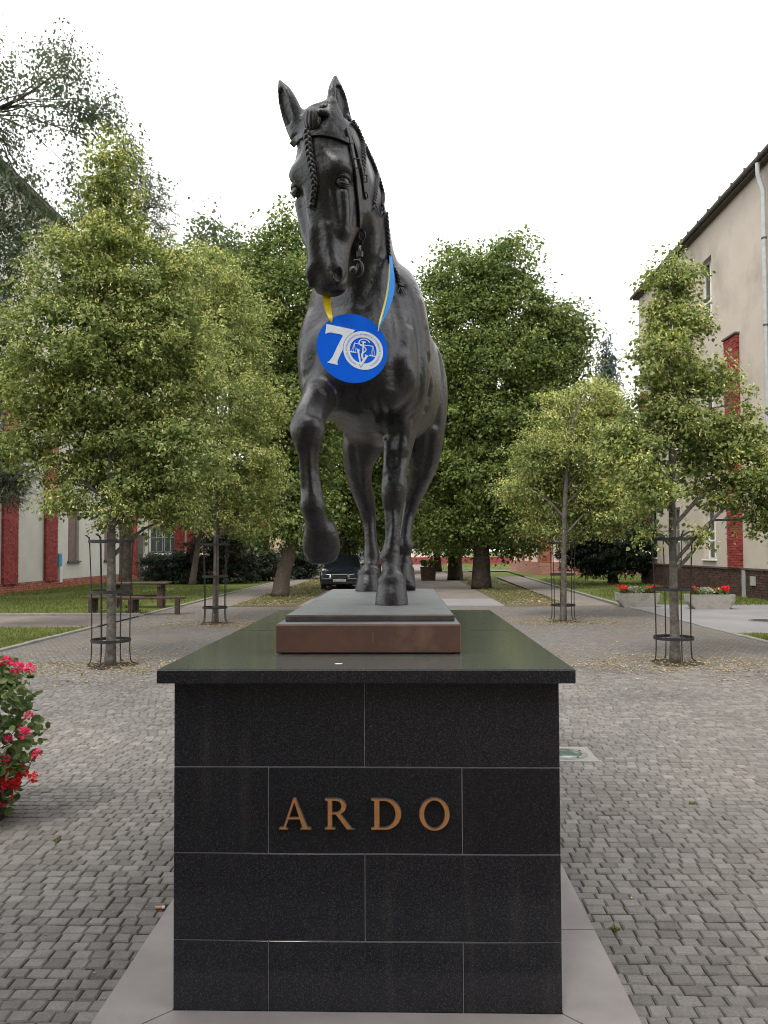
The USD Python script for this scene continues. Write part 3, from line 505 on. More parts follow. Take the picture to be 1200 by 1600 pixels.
# ------------------------------------------------------------------ buildings
mottled('cream_render', (.34, .295, .25), (.47, .415, .355), scale=.45, rough=.9, bump=.35, bscale=30, spec=.2, dist=.01, c3=(.42, .365, .31), detail=9)
mottled('grey_render', (.40, .38, .335), (.50, .475, .42), scale=.6, rough=.9, bump=.2, bscale=30, spec=.2, dist=.005)
mottled('pale_pink_render', (.62, .50, .42), (.70, .60, .52), scale=.6, rough=.9, spec=.2)
mottled('orange_render', (.46, .33, .22), (.54, .41, .29), scale=.7, rough=.9, spec=.2)
def brick_mat(name, c1, c2):
    TONED.add(name)
    mat(name, {'g': ('geometry', {}), 'at': ('attribute', {'attribute': 'tone'}), 'r': ('rgb_ramp', {'ramp': [(0, c1), (1, c2)]}), 'n': ('noise_texture', {'scale': 6, 'detail': 4}), 'n1': ('rgb_ramp', {'ramp': [(.3, (.75, .75, .75)), (.7, (1.2, 1.2, 1.2))]}), 'm': ('mix_color', {'blend_type': 'multiply', 'fac': 1.0}), 'p': ('principled_bsdf', {'roughness': .8, 'specular_ior_level': .25})},
        [('at.fac', 'r.fac'), ('g.position', 'n.vector'), ('n.fac', 'n1.fac'), ('r.color', 'm.a'), ('n1.color', 'm.b'), ('m.result', 'p.base_color')])
brick_mat('red_brick', (.19, .030, .028), (.28, .055, .046))
brick_mat('brown_brick', (.050, .030, .024), (.090, .052, .040))
brick_mat('orange_brick', (.26, .085, .055), (.36, .14, .095))
mat('brick_wall', {'g': ('geometry', {}), 'sx': ('separate_xyz', {}), 'ad': ('math', {'math_type': 'add'}), 'cx': ('combine_xyz', {}), 'br': ('brick_texture', {'scale': 1.0, 'color1': (.24, .075, .050), 'color2': (.36, .13, .085), 'mortar': (.30, .24, .20), 'mortar_size': .010, 'brick_width': .26, 'row_height': .085}), 'b': ('bump', {'invert': True, 'strength': .5, 'distance': .01}), 'p': ('principled_bsdf', {'roughness': .85})},
    [('g.position', 'sx.vector'), ('sx.x', 'ad.value1'), ('sx.y', 'ad.value2'), ('ad.value', 'cx.x'), ('sx.z', 'cx.y'), ('cx.vector', 'br.vector'), ('br.color', 'p.base_color'), ('br.fac', 'b.height'), ('b.normal', 'p.normal')])
plain('red_joint', (.11, .03, .027), .9); plain('grey_joint', (.11, .09, .08), .9)
plain('white_frame', (.72, .72, .70), .4); plain('blue_frame', (.05, .30, .45), .45); plain('grey_blue_frame', (.28, .36, .40), .5)
mat('window_glass', {'f': ('fresnel', {'IOR': 1.5}), 't': ('transparent_bsdf', {'color': (.75, .8, .8)}), 'gl': ('glossy_bsdf', {'roughness': .02, 'color': (.9, .9, .9)}), 'ad': ('math', {'math_type': 'multiply_add', 'value2': 1.3, 'value3': .06, 'use_clamp': True}), 'm': ('mix_closure', {})},
    [('f.fac', 'ad.value1'), ('ad.value', 'm.fac'), ('t.BSDF', 'm.closure1'), ('gl.BSDF', 'm.closure2')], surface='m.closure')
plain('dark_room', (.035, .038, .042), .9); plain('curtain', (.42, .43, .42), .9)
mottled('roof_sheet', (.050, .042, .040), (.085, .072, .068), scale=3, rough=.6, spec=.3)
mottled('zinc', (.30, .32, .32), (.42, .44, .44), scale=5, rough=.45, metallic=.3, spec=.4); mottled('shutter_wood', (.12, .075, .065), (.18, .12, .105), scale=9, rough=.8)
plain('red_paint', (.22, .03, .035), .75); plain('dark_soffit', (.075, .055, .048), .8)

def facade(root, M, outline, holes, m, t=.35, name='wall'):
    """A wall in the plane of M (s along, z up, n outwards), its openings cut through."""
    p = Polygon(outline, [[(a, c), (b, c), (b, d), (a, d)] for a, b, c, d in holes])
    return obj(name, xf(ext(p, t), M@frame([0, 0, -t], [1, 0, 0], [0, 1, 0], [0, 0, 1])), m, root)
def mbx(M, s0, s1, z0, z1, n0, n1, c=0): return xf(bx(s0, s1, z0, z1, n0, n1, c), M)
def window(root, M, s0, s1, z0, z1, fm='white_frame', rec=.2, mull=1, transom=.33, sill=True, sill_m='kerb_concrete', w=.06, curtain=True):
    ms = [mbx(M, s0, s0+w, z0, z1, -rec-.06, -rec), mbx(M, s1-w, s1, z0, z1, -rec-.06, -rec), mbx(M, s0+w, s1-w, z0, z0+w, -rec-.06, -rec), mbx(M, s0+w, s1-w, z1-w, z1, -rec-.06, -rec)]
    for k in range(mull):
        c = s0+(s1-s0)*(k+1)/(mull+1); ms.append(mbx(M, c-w*.6, c+w*.6, z0+w, z1-w, -rec-.055, -rec+.004))
    if transom: zt = z0+(z1-z0)*transom; ms.append(mbx(M, s0+w, s1-w, zt-w*.5, zt+w*.5, -rec-.05, -rec+.006))
    W = obj('window', ms, fm, root)
    obj('pane', mbx(M, s0+w*.5, s1-w*.5, z0+w*.5, z1-w*.5, -rec-.04, -rec-.03), 'window_glass', W)
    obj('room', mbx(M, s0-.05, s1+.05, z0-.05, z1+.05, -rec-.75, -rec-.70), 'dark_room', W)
    if curtain: obj('curtain', mbx(M, s0+.04, s0+(s1-s0)*.45, z0+.05, z1-.05, -rec-.16, -rec-.14), 'curtain', W)
    if sill: obj('sill', mbx(M, s0-.06, s1+.06, z0-.05, z0, -rec, .07, .006), sill_m, W)
def brickwork(M, s0, s1, z0, z1, n0, n1, bl=.25, bh=.075, j=.010, seed=0, tooth=.0):
    r = np.random.default_rng(seed); out = []; z = z0; k = 0
    while z < z1-.02:
        h = min(bh, z1-z); s = s0-(bl/2 if k % 2 else 0)
        while s < s1-.01:
            a, b = max(s, s0), min(s+bl-j, s1)
            if b-a > .02: out.append(mbx(M, a-(tooth if k % 2 and a == s0 else 0), b+(tooth if k % 2 and b == s1 else 0), z, z+h-j, n0, n1+r.uniform(-.008, .008)))
            s += bl
        z += bh; k += 1
    return cat_mesh(out)
def pilaster(root, M, s0, s1, z0, z1, n=.12, m='red_brick', jm='red_joint', seed=0, bl=.30, bh=.085):
    p = obj('pilaster', mbx(M, s0+.01, s1-.01, z0, z1, .0, n-.018), jm, root)
    obj('bricks', brickwork(M, s0, s1, z0, z1, .02, n, bl, bh, .012, seed, .018), m, p, kind='stuff')
    obj('coping', mbx(M, s0-.05, s1+.05, z1, z1+.06, 0, n+.05), 'dark_soffit', p)
# right: three storeys of cream render
XR = 11.44; R_ = thing('teaching_building', 'cream rendered building with red brick pilasters and a grey downpipe on the right', 'building')
MR = frame([XR, 37.6, 0], [0, -1, 0], [0, 0, 1], [-1, 0, 0]); LR = 27.6; ZR = 13.55
wins = []
for yw in (29.35, 33.0, 36.0, 22.3, 19.2, 16.0, 13):
    s = 37.6-yw
    wins += [(s-.6, s+.6, 1.25, 3.35), (s-.6, s+.6, 5.75, 7.95), (s-.6, s+.6, 10.15, 12.4)]
facade(R_, MR, [(0, .98), (LR, .98), (LR, ZR), (0, ZR)], wins, 'cream_render')
for wv in wins: window(R_, MR, *wv, sill_m='white_frame')
facade(R_, frame([XR+.35, 37.6, 0], [1, 0, 0], [0, 0, 1], [0, -1, 0])@frame([0, 0, 0], [1, 0, 0], [0, 1, 0], [0, 0, 1]), [(0, 0), (12, 0), (12, ZR), (0, ZR)], [], 'cream_render', name='end_wall')
bs = obj('brick_base', mbx(MR, 0, LR, 0, .98, -.3, .03), 'grey_joint', R_); obj('bricks', brickwork(MR, 0, LR, 0, .94, 0, .06, .27, .085, .014, 4), 'brown_brick', bs, kind='stuff'); obj('base_ledge', mbx(MR, -.02, LR, .94, 1.0, 0, .09), 'dark_soffit', bs)
pilaster(R_, MR, 37.6-27.5, 37.6-26.5, 1.0, 8.85, seed=1); pilaster(R_, MR, .2, 1.2, 1.0, 8.85, seed=2); pilaster(R_, MR, 37.6-16.6, 37.6-15.6, 1.0, 8.85, seed=3)
obj('ledge', mbx(MR, 0, 37.6-30.3, 4.70, 4.82, 0, .10), 'dark_soffit', R_)
obj('eaves', mbx(MR, -.12, LR, ZR, ZR+.10, -.3, .22), 'dark_soffit', R_); gx_ = XR-.30
obj('gutter', tube([[gx_, 37.8, ZR+.12], [gx_, 10, ZR+.16]], .075, 10), 'roof_sheet', R_, smooth=30)
for k in range(26): obj('gutter_bracket', bx(gx_-.10, gx_+.10, 12+k, 12.03+k, ZR+.12, ZR+.22), 'dark_soffit', R_)
obj('roof', (np.array([[XR-.28, 37.8, ZR+.13], [XR-.28, 10, ZR+.13], [XR+6, 10, ZR+2.6], [XR+6, 37.8, ZR+2.6], [XR+12.6, 10, ZR+.13], [XR+12.6, 37.8, ZR+.13]]), np.array([[0, 1, 2], [0, 2, 3], [3, 2, 4], [3, 4, 5]])), 'roof_sheet', R_)
dp = [[gx_, 24.25, ZR], [gx_+.01, 24.25, ZR-.35], [XR-.14, 24.25, ZR-.85], [XR-.14, 24.25, 6], [XR-.14, 24.25, .15]]
D_ = obj('downpipe', tube(dp, .07, 10), 'zinc', R_, smooth=30)
for z in (11.2, 8.5, 5.8, 3.1, 1.2): obj('pipe_clip', xf(trimesh.creation.cylinder(.085, .05, sections=12), frame([XR-.14, 24.25, z], [1, 0, 0], [0, 1, 0], [0, 0, 1])), 'dark_soffit', D_)
obj('vent_pipe', mbx(MR, 37.6-26.35, 37.6-26.2, .0, .92, .065, .13), 'zinc', R_); obj('vent_pipe', mbx(MR, 37.6-25.75, 37.6-25.45, .45, .75, .065, .12), 'zinc', R_)
# left
XL = -14.96; L_ = thing('laboratory_building', 'tall cream building with red brick pilasters and brown shutters on the left', 'building')
ML = frame([XL, 18, 0], [0, 1, 0], [0, 0, 1], [1, 0, 0]); LLn = 28.2; ZL = 15.9
wl = [(35.1-18, 36.3-18, 1.2, 3.6), (39.4-18, 40.6-18, 1.2, 3.6), (24-18, 25.2-18, 1.2, 3.6)]
for yw in (25, 36, 40): wl += [(yw-.6-18, yw+.6-18, 5.9, 8.3), (yw-.6-18, yw+.6-18, 10.6, 13.0)]
facade(L_, ML, [(0, 0), (LLn, 0), (LLn, ZL), (0, ZL)], wl, 'grey_render')
for i, wv in enumerate(wl):
    if i < 3:
        W = obj('window', mbx(ML, wv[0], wv[1], wv[2], wv[3], -.22, -.18), 'dark_soffit', L_)
        for k in range(16): obj('shutter_slat', mbx(ML, wv[0]+.02+k*.0735, wv[0]+.085+k*.0735, wv[2], wv[3], -.175, -.12), 'shutter_wood', W)
        obj('sill', mbx(ML, wv[0]-.08, wv[1]+.08, wv[2]-.07, wv[2], -.17, .09), 'dark_soffit', W)
    else: window(L_, ML, *wv)
for i, (a_, b_) in enumerate(((29.2, 30.3), (32.7, 33.8), (42.9, 44.0), (20.5, 21.6))): pilaster(L_, ML, a_-18, b_-18, .4, 8.7, seed=10+i)
bs = obj('brick_base', mbx(ML, 0, LLn, 0, .42, 0, .05), 'red_joint', L_); obj('bricks', brickwork(ML, 0, LLn, 0, .42, .01, .075, .27, .085, .014, 14), 'orange_brick', bs, kind='stuff')
facade(L_, frame([XL-12, 46.2, 0], [1, 0, 0], [0, 0, 1], [0, -1, 0])@frame([0, 0, 0], [1, 0, 0], [0, 1, 0], [0, 0, 1]), [(0, 0), (11.7, 0), (11.7, ZL), (0, ZL)], [], 'grey_render', name='end_wall')
obj('eaves', mbx(ML, 0, LLn+.4, ZL, ZL+.12, -.3, .45), 'dark_soffit', L_)
obj('roof', (np.array([[XL+.5, 18, ZL+.13], [XL+.5, 46.6, ZL+.13], [XL-6, 46.6, ZL+2.0], [XL-6, 18, ZL+2.0], [XL-12.5, 18, ZL+.13], [XL-12.5, 46.6, ZL+.13]]), np.array([[0, 1, 2], [0, 2, 3], [3, 2, 5], [3, 5, 4]])), 'roof_sheet', L_)
# wing closing the left lawn
Yw = 50.0; Wg = thing('brick_wing', 'low orange building wing with blue-grey windows behind the junipers', 'building'); x0 = -19.0
MW = frame([x0, Yw, 0], [1, 0, 0], [0, 0, 1], [0, -1, 0]); hw = []
for px in (243, 265, 327, 350, 385): xx = at(px, 840, Yw)[0]-x0; hw.append((xx-.55, xx+.55, 1.55, 3.15))
facade(Wg, MW, [(0, 0), (11.3, 0), (11.3, 7), (0, 7)], hw, 'orange_render')
for wv in hw: window(Wg, MW, *wv, fm='grey_blue_frame', transom=.6, curtain=False)
for i, px in enumerate((208, 281, 300, 365, 410)): xx = at(px, 840, Yw)[0]-x0; pilaster(Wg, MW, xx-.3, xx+.3, .5, 5.5, seed=20+i)
obj('brick_base', mbx(MW, 0, 11.3, 0, .6, 0, .06), 'brick_wall', Wg); obj('roof', mbx(MW, -.3, 11.6, 7, 7.3, -9, .4), 'roof_sheet', Wg)
obj('side_wall', bx(x0+11.0, x0+11.3, Yw+.36, Yw+9, 0, 7), 'orange_render', Wg)
# striped building farther back
Ys = 66.0; Sg = thing('striped_building', 'far pink building with closely set red pilasters left of the leaning trunk', 'building'); x0 = -24.0; MS = frame([x0, Ys, 0], [1, 0, 0], [0, 0, 1], [0, -1, 0])
facade(Sg, MS, [(0, 0), (14.6, 0), (14.6, 7.5), (0, 7.5)], [], 'pale_pink_render')
for i, px in enumerate((366, 378, 391, 400, 411, 422, 437)):
    xx = at(px, 850, Ys)[0]-x0; w_ = .25 if i < 6 else .42; pilaster(Sg, MS, xx-w_, xx+w_, .3, 6.8, .16, seed=30+i)
obj('brick_base', mbx(MS, 0, 14.6, 0, .5, 0, .05), 'red_paint', Sg); obj('roof', mbx(MS, -.3, 14.9, 7.5, 7.8, -9, .4), 'roof_sheet', Sg); obj('side_wall', bx(x0+14.3, x0+14.6, Ys+.36, Ys+9, 0, 7.5), 'pale_pink_render', Sg)
ac = at(429, 855, Ys); A_ = thing('air_conditioner', 'small white air conditioner hung on the far pink building', 'air conditioner', (ac[0], Ys-.19, ac[2]-.28))
obj('casing', bx(-.42, .42, -.17, .14, 0, .56, .02), 'white_frame', A_); obj('fan_grille', xf(trimesh.creation.cylinder(.2, .02, sections=20), frame([-.1, -.175, .28], [1, 0, 0], [0, 0, 1], [0, -1, 0])), 'dark_soffit', A_)
for s in (-.3, .3): obj('bracket', bx(s-.02, s+.02, -.17, .17, -.05, 0), 'dark_soffit', A_)
# the building that closes the avenue
Ye = 92.0; Eg = thing('end_building', 'long pale building with a dark red base closing the end of the avenue', 'building'); x0 = -15.0; ME = frame([x0, Ye, 0], [1, 0, 0], [0, 0, 1], [0, -1, 0]); hw = []
for px, w_, z0, z1 in ((510, .7, 1.3, 3.0), (583, .7, 1.3, 3.0), (610, .8, 1.3, 3.0), (650, .9, 1.75, 3.0), (676, .7, 1.75, 3.0), (707, .8, 1.75, 3.0), (722, .5, 1.75, 3.0), (770, .9, 1.75, 3.0), (800, .7, 1.75, 3.0)):
    xx = at(px, 860, Ye)[0]-x0; hw.append((xx-w_, xx+w_, z0, z1))
xx = at(552, 860, Ye)[0]-x0; bl_ = (xx-.95, xx+.95, .35, 3.0)
facade(Eg, ME, [(0, 0), (29, 0), (29, 7), (0, 7)], hw+[bl_], 'pale_pink_render')
for wv in hw: window(Eg, ME, *wv, fm='grey_blue_frame', curtain=False)
window(Eg, ME, *bl_, fm='blue_frame', mull=2, transom=.5, curtain=False, w=.12, rec=.05)
for a_, b_ in ((0, bl_[0]-.05), (bl_[1]+.05, 29)): obj('base', mbx(ME, a_, b_, 0, .78, 0, .05), 'red_paint', Eg)
obj('roof', mbx(ME, -.3, 29.3, 7, 7.3, -9, .5), 'roof_sheet', Eg)
for px in (437, 570, 757): xx = at(px, 860, Ye)[0]-x0; pilaster(Eg, ME, xx-.35, xx+.35, .8, 5, .1, seed=60+px)
# brick annex on the right
An = thing('brick_annex', 'far building with orange brick corner and cream panels behind the second right guard', 'building'); XA, YA = 8.8, 50.0
MA = frame([XA, YA, 0], [1, 0, 0], [0, 0, 1], [0, -1, 0]); MB_ = frame([XA, YA+14, 0], [0, -1, 0], [0, 0, 1], [-1, 0, 0])
facade(An, MA, [(0, 0), (9, 0), (9, 6.5), (0, 6.5)], [], 'pale_pink_render')
hs = [(2.2, 3.6, 2.0, 2.6), (5.2, 6.6, 2.0, 2.6), (8.0, 9.4, 2.0, 2.6), (10.8, 12.2, 2.0, 2.6)]
facade(An, MB_, [(0, 0), (13.6, 0), (13.6, 6.5), (0, 6.5)], hs, 'pale_pink_render')
for h in hs: window(An, MB_, *h, fm='shutter_wood', mull=1, transom=0, curtain=False)
obj('base', [mbx(MA, -.05, 9, 0, .82, 0, .06), mbx(MB_, 0, 13.99, 0, .82, 0, .05)], 'brick_wall', An)
for s, w_ in ((.35, .36), (3.2, .3), (6.2, .3)): obj('corner_bricks', brickwork(MA, s-w_, s+w_, .82, 6.3, .0, .08, .27, .09, .012, int(s*10)), 'orange_brick', An, kind='stuff')
for s in (13.6, 10, 7.2, 4.4, 1.2): obj('corner_bricks', brickwork(MB_, s-.3, s+.3, .82, 6.3, .0, .08, .27, .09, .012, int(s*10)), 'orange_brick', An, kind='stuff')
obj('roof', bx(XA-.4, XA+9.4, YA-.4, YA+14.2, 6.5, 6.8), 'roof_sheet', An)
# what stands behind the photographer
Bk = thing('entrance_building', 'long cream building behind the camera, reflected in the polished plinth', 'building'); MK = frame([22, -26, 0], [-1, 0, 0], [0, 0, 1], [0, 1, 0]); hk = [(3+k*4.2, 4.5+k*4.2, z, z+2.1) for k in range(10) for z in (1.2, 5.4, 9.4)]
facade(Bk, MK, [(0, 0), (44, 0), (44, 13), (0, 13)], hk, 'cream_render')
for h in hk: window(Bk, MK, *h, curtain=False)
obj('roof', bx(-22.5, 22.5, -38, -25.5, 13, 13.4), 'roof_sheet', Bk)
for x, y, a, lb in ((-5.2, -4.5, 1.0, 'old linden behind the camera on the left, shading the near paving'), (5.6, -5.5, 2.3, 'old linden behind the camera on the right, shading the near paving'), (.6, -11, 4.0, 'old linden behind the camera, farthest back before the entrance building')): copy_of(BIG, (x, y, 0), a, lb)

# ------------------------------------------------------------------ tree guards, litter and pits
plain('black_iron', (.018, .018, .019), .5, .3)
def guard(label, bars, a0, loc, name='tree_guard'):
    g = thing(name, label, 'tree guard', loc, 0, 'iron guards round the young lindens')
    for z, r in ((.35, .275), (1.06, .285), (1.79, .315)):
        t = np.linspace(0, 2*np.pi, 33)[:-1]; V, F = [], []
        for rr, zz in ((r+.007, -.022), (r+.007, .022), (r-.003, .022), (r-.003, -.022)): V.append(np.c_[rr*np.cos(t), rr*np.sin(t), np.full(32, z+zz)])
        V = np.vstack(V)
        for k in range(32):
            n = (k+1) % 32
            for q in range(4): a, b = q*32, ((q+1) % 4)*32; F += [(a+k, a+n, b+n), (a+k, b+n, b+k)]
        obj('hoop', (V, np.array(F)), 'black_iron', g)
    for k in range(bars):
        a = a0+2*np.pi*k/bars; c, s = math.cos(a), math.sin(a)
        pr = [(.335, .012), (.29, .03), (.27, .10), (.262, .35), (.272, 1.06), (.302, 1.79), (.315, 1.84), (.345, 1.875), (.36, 1.87)]
        obj('upright', tube(spline([[r*c, r*s, z] for r, z in pr], 3), .0095, 6), 'black_iron', g, smooth=True)
    return g
G1 = guard('black iron tree guard of six bars round the near left linden', 6, .35, gat(173, 1038))
copy_of(G1, gat(336, 973), .5, 'black iron tree guard round the second left linden before the junipers')
copy_of(G1, gat(880, 969), .2, 'black iron tree guard round the second right linden, beside the left planter')
guard('black iron tree guard of four bars round the slim near right linden', 4, .10, gat(1053, 1034))
def disc(x, y, r, z, m, name, seed, parent=None, kind='structure'):
    r_ = np.random.default_rng(seed); t = np.linspace(0, 2*np.pi, 25)[:-1]; rr = r*(1+.12*np.sin(t*3+seed)+r_.normal(0, .05, 24)); V = np.vstack([[x, y, z], np.c_[x+rr*np.cos(t), y+rr*np.sin(t), np.full(24, z)]])
    return obj(name, (V, np.array([(0, 1+k, 1+(k+1) % 24) for k in range(24)])), m, parent, kind=kind)
mottled('dusty_soil', (.085, .068, .054), (.125, .105, .088), scale=3, rough=.95, bump=.6, bscale=50, spec=.1)
LR_ = np.random.default_rng(5); lit = []
for i, (px, py) in enumerate(((172, 1040), (336, 974), (1055, 1036), (880, 971))):
    b = gat(px, py); disc(b[0], b[1], .36, .006, 'dark_soil', 'tree_pit', i)
    for n, rad, dx, dy in ((700, 1.0, 0, 0), (420, .7, (-.9, .7, -.7, -.5)[i], -.2), (330, .6, (.9, .8, .6, .5)[i], -.3), (900, 2.4, 0, .2)):
        t, r = LR_.random(n)*2*np.pi, rad*np.sqrt(LR_.random(n))+LR_.random(n)*.25
        lit.append(np.c_[b[0]+dx+r*np.cos(t), b[1]+dy+.8*r*np.sin(t), np.full(n, .007)])
lit.append(np.c_[LR_.uniform(-6, 6, 1600), LR_.uniform(9, 24, 1600), np.full(1600, .006)])
m_ = lit[-1]; 
lit.append(np.c_[LR_.uniform(-5.5, 5.5, 350), LR_.uniform(3, 10, 350), np.full(350, .005)])
q = np.vstack(lit); q = q[~((np.abs(q[:, 0]) < PW/2+.02) & (q[:, 1] > PLY) & (q[:, 1] < PLY+PLEN))]; q[:, 2] += .004*LR_.random(len(q))
leaf_mat('fallen_leaf', [(0, (.16, .115, .055)), (.5, (.30, .23, .12)), (1, (.42, .36, .24))], .1)
v, f = scatter(LEAF4, q, unit(np.c_[LR_.normal(size=(len(q), 2)), LR_.normal(size=len(q))*.12]), np.tile([0, 0, 1.0], (len(q), 1))+LR_.normal(size=(len(q), 3))*.15, np.where(q[:, 1] < 9, .014, .036)*LR_.uniform(.5, 1.3, len(q)))
obj('fallen_blossom', (v, f), 'fallen_leaf', kind='stuff', label='dry yellow linden blossom scattered over the paving', cat='litter')
vq = np.vstack([np.c_[LR_.uniform(a, b, n), LR_.uniform(23.5, 46, n), np.full(n, .012)] for a, b, n in ((-5.0, -3.1, 2600), (3.2, 5.2, 2600))])
v, f = scatter(LEAF4, vq, unit(np.c_[LR_.normal(size=(len(vq), 2)), LR_.random(len(vq))*.2]), np.tile([0, 0, 1.0], (len(vq), 1))+LR_.normal(size=(len(vq), 3))*.25, .075*LR_.uniform(.5, 1.3, len(vq)))
obj('fallen_blossom', (v, f), 'fallen_leaf', kind='stuff', label='dry yellow blossom heaped along the verges under the old lindens', cat='litter')
# grass
leaf_mat('grass_blade', [(0, (.075, .110, .022)), (.6, (.135, .17, .042)), (1, (.26, .245, .09))], .35)
GB = (np.array([[-.09, 0, 0], [.09, 0, 0], [.05, .6, .05], [0, 1.0, .22]]), np.array([[0, 1, 2], [0, 2, 3]])); gp = []
for (xa, xb, ya, yb, n, sz) in ((-11.5, -6.68, 12.2, 16.6, 15000, .075), (-16, -6.7, 20.2, 36, 26000, .10), (6.6, 10.5, 12.0, 15.0, 9000, .075), (6.8, 16, 23.8, 46, 26000, .11), (6.62, 7.0, 8, 15.4, 1500, .06), (-6.9, -6.62, 8, 17, 1500, .06), (3.2, 5.0, 24, 46, 4500, .09), (-4.9, -3.1, 24, 46, 4000, .09), (3.2, 20, 64.5, 88, 6000, .2), (9.0, 11.3, 22.95, 30, 3000, .12), (-14.9, -13.5, 20.5, 45, 5000, .13)):
    x, y = LR_.uniform(xa, xb, n), LR_.uniform(ya, yb, n); keep = meshkit.noise(np.c_[x*.7, y*.5, y*0], 8) > .28
    if xa > 6 and ya > 23: keep &= x > 6.7+(y-23.6)*.036
    gp.append((np.c_[x, y, np.full(n, .008)][keep], sz))
gv = [scatter(GB, p, unit(np.c_[LR_.normal(size=(len(p), 2))*.45, np.ones(len(p))]), unit(LR_.normal(size=(len(p), 3))), s*LR_.uniform(.4, 1.2, len(p))) for p, s in gp]
obj('grass', gv, 'grass_blade', kind='stuff', label='short mown grass with drier patches on the lawns', cat='grass')

# ------------------------------------------------------------------ furniture
mottled('dark_timber', (.045, .030, .022), (.095, .065, .048), scale=9, rough=.8, bump=.4, bscale=40, spec=.25, dist=.004)
def table(loc, rz):
    t = thing('picnic_table', 'dark timber picnic table beyond the near left linden, on the edge of the paving', 'table', loc, rz)
    for k in range(5): obj('top_plank', bx(-.85, .85, -.40+k*.16, -.25+k*.16, .70, .745, .006), 'dark_timber', t)
    for x in (-.62, .62):
        obj('leg', bx(x-.07, x+.07, -.30, -.16, 0, .62, .008), 'dark_timber', t); obj('leg', bx(x-.07, x+.07, .16, .30, 0, .62, .008), 'dark_timber', t); obj('crossbar', bx(x-.05, x+.05, -.38, .38, .62, .699, .006), 'dark_timber', t)
    obj('stretcher', bx(-.55, .55, -.03, .03, .28, .38, .006), 'dark_timber', t)
def bench(label, loc, rz):
    t = thing('wooden_bench', label, 'bench', loc, rz, 'benches at the picnic table')
    for k in range(2): obj('seat_plank', bx(-.80, .80, -.17+k*.175, -.01+k*.175, .40, .45, .006), 'dark_timber', t)
    for x in (-.58, .58):
        for y in (-.11, .11): obj('leg', bx(x-.06, x+.06, y-.05, y+.05, 0, .33, .008), 'dark_timber', t)
        obj('crossbar', bx(x-.06, x+.06, -.17, .17, .33, .399, .006), 'dark_timber', t)
b = gat(214, 951); table([b[0], b[1]+.2, 0], .12)
b = gat(238, 960); bench('low dark timber bench on the right of the picnic table, nearest the path', [b[0]+.05, b[1], 0], .22); b = gat(176, 959); bench('low dark timber bench on the left of the picnic table, half behind the linden trunk', [b[0]-.05, b[1]+.2, 0], -.12)
plain('blue_enamel', (.035, .20, .36), .45); plain('white_enamel', (.52, .51, .47), .5)
b = at(87, 915, 34.2); U = thing('utility_box', 'blue and white utility cabinet against the brick pilaster on the left', 'cabinet', (b[0], 34.2, 0))
obj('lower_cabinet', bx(-.25, .25, -.12, .14, .28, .98, .01), 'white_enamel', U); u_ = obj('upper_cabinet', bx(-.26, .22, -.16, .14, .985, 1.55, .015), 'blue_enamel', U); obj('door_handle', bx(.10, .13, -.18, -.16, 1.2, 1.32), 'dark_soffit', u_)
for s in (-.1, .1): obj('leg', tube([[s, 0, .0], [s, 0, .28]], .03, 8), 'dark_soffit', U)
b = at(221, 890, 44.5); C_ = thing('concrete_post', 'grey concrete gate post at the end of the tall cream building', 'post', (b[0], 44.5, 0)); obj('shaft', bx(-.16, .16, -.16, .16, 0, 2.5, .015), 'kerb_concrete', C_); obj('cap', bx(-.19, .19, -.19, .19, 2.5, 2.58, .015), 'kerb_concrete', C_)
T_ = thing('metal_stand', 'white metal stand with crossed bars beside the concrete gate post', 'stand', (b[0]+.55, 44.3, 0))
for x in (-.35, .35): obj('post', bx(x-.04, x+.04, -.04, .04, 0, 1.5), 'white_frame', T_)
for z in (.55, 1.02): obj('crossbar', bx(-.31, .31, -.03, .03, z, z+.07), 'white_frame', T_)
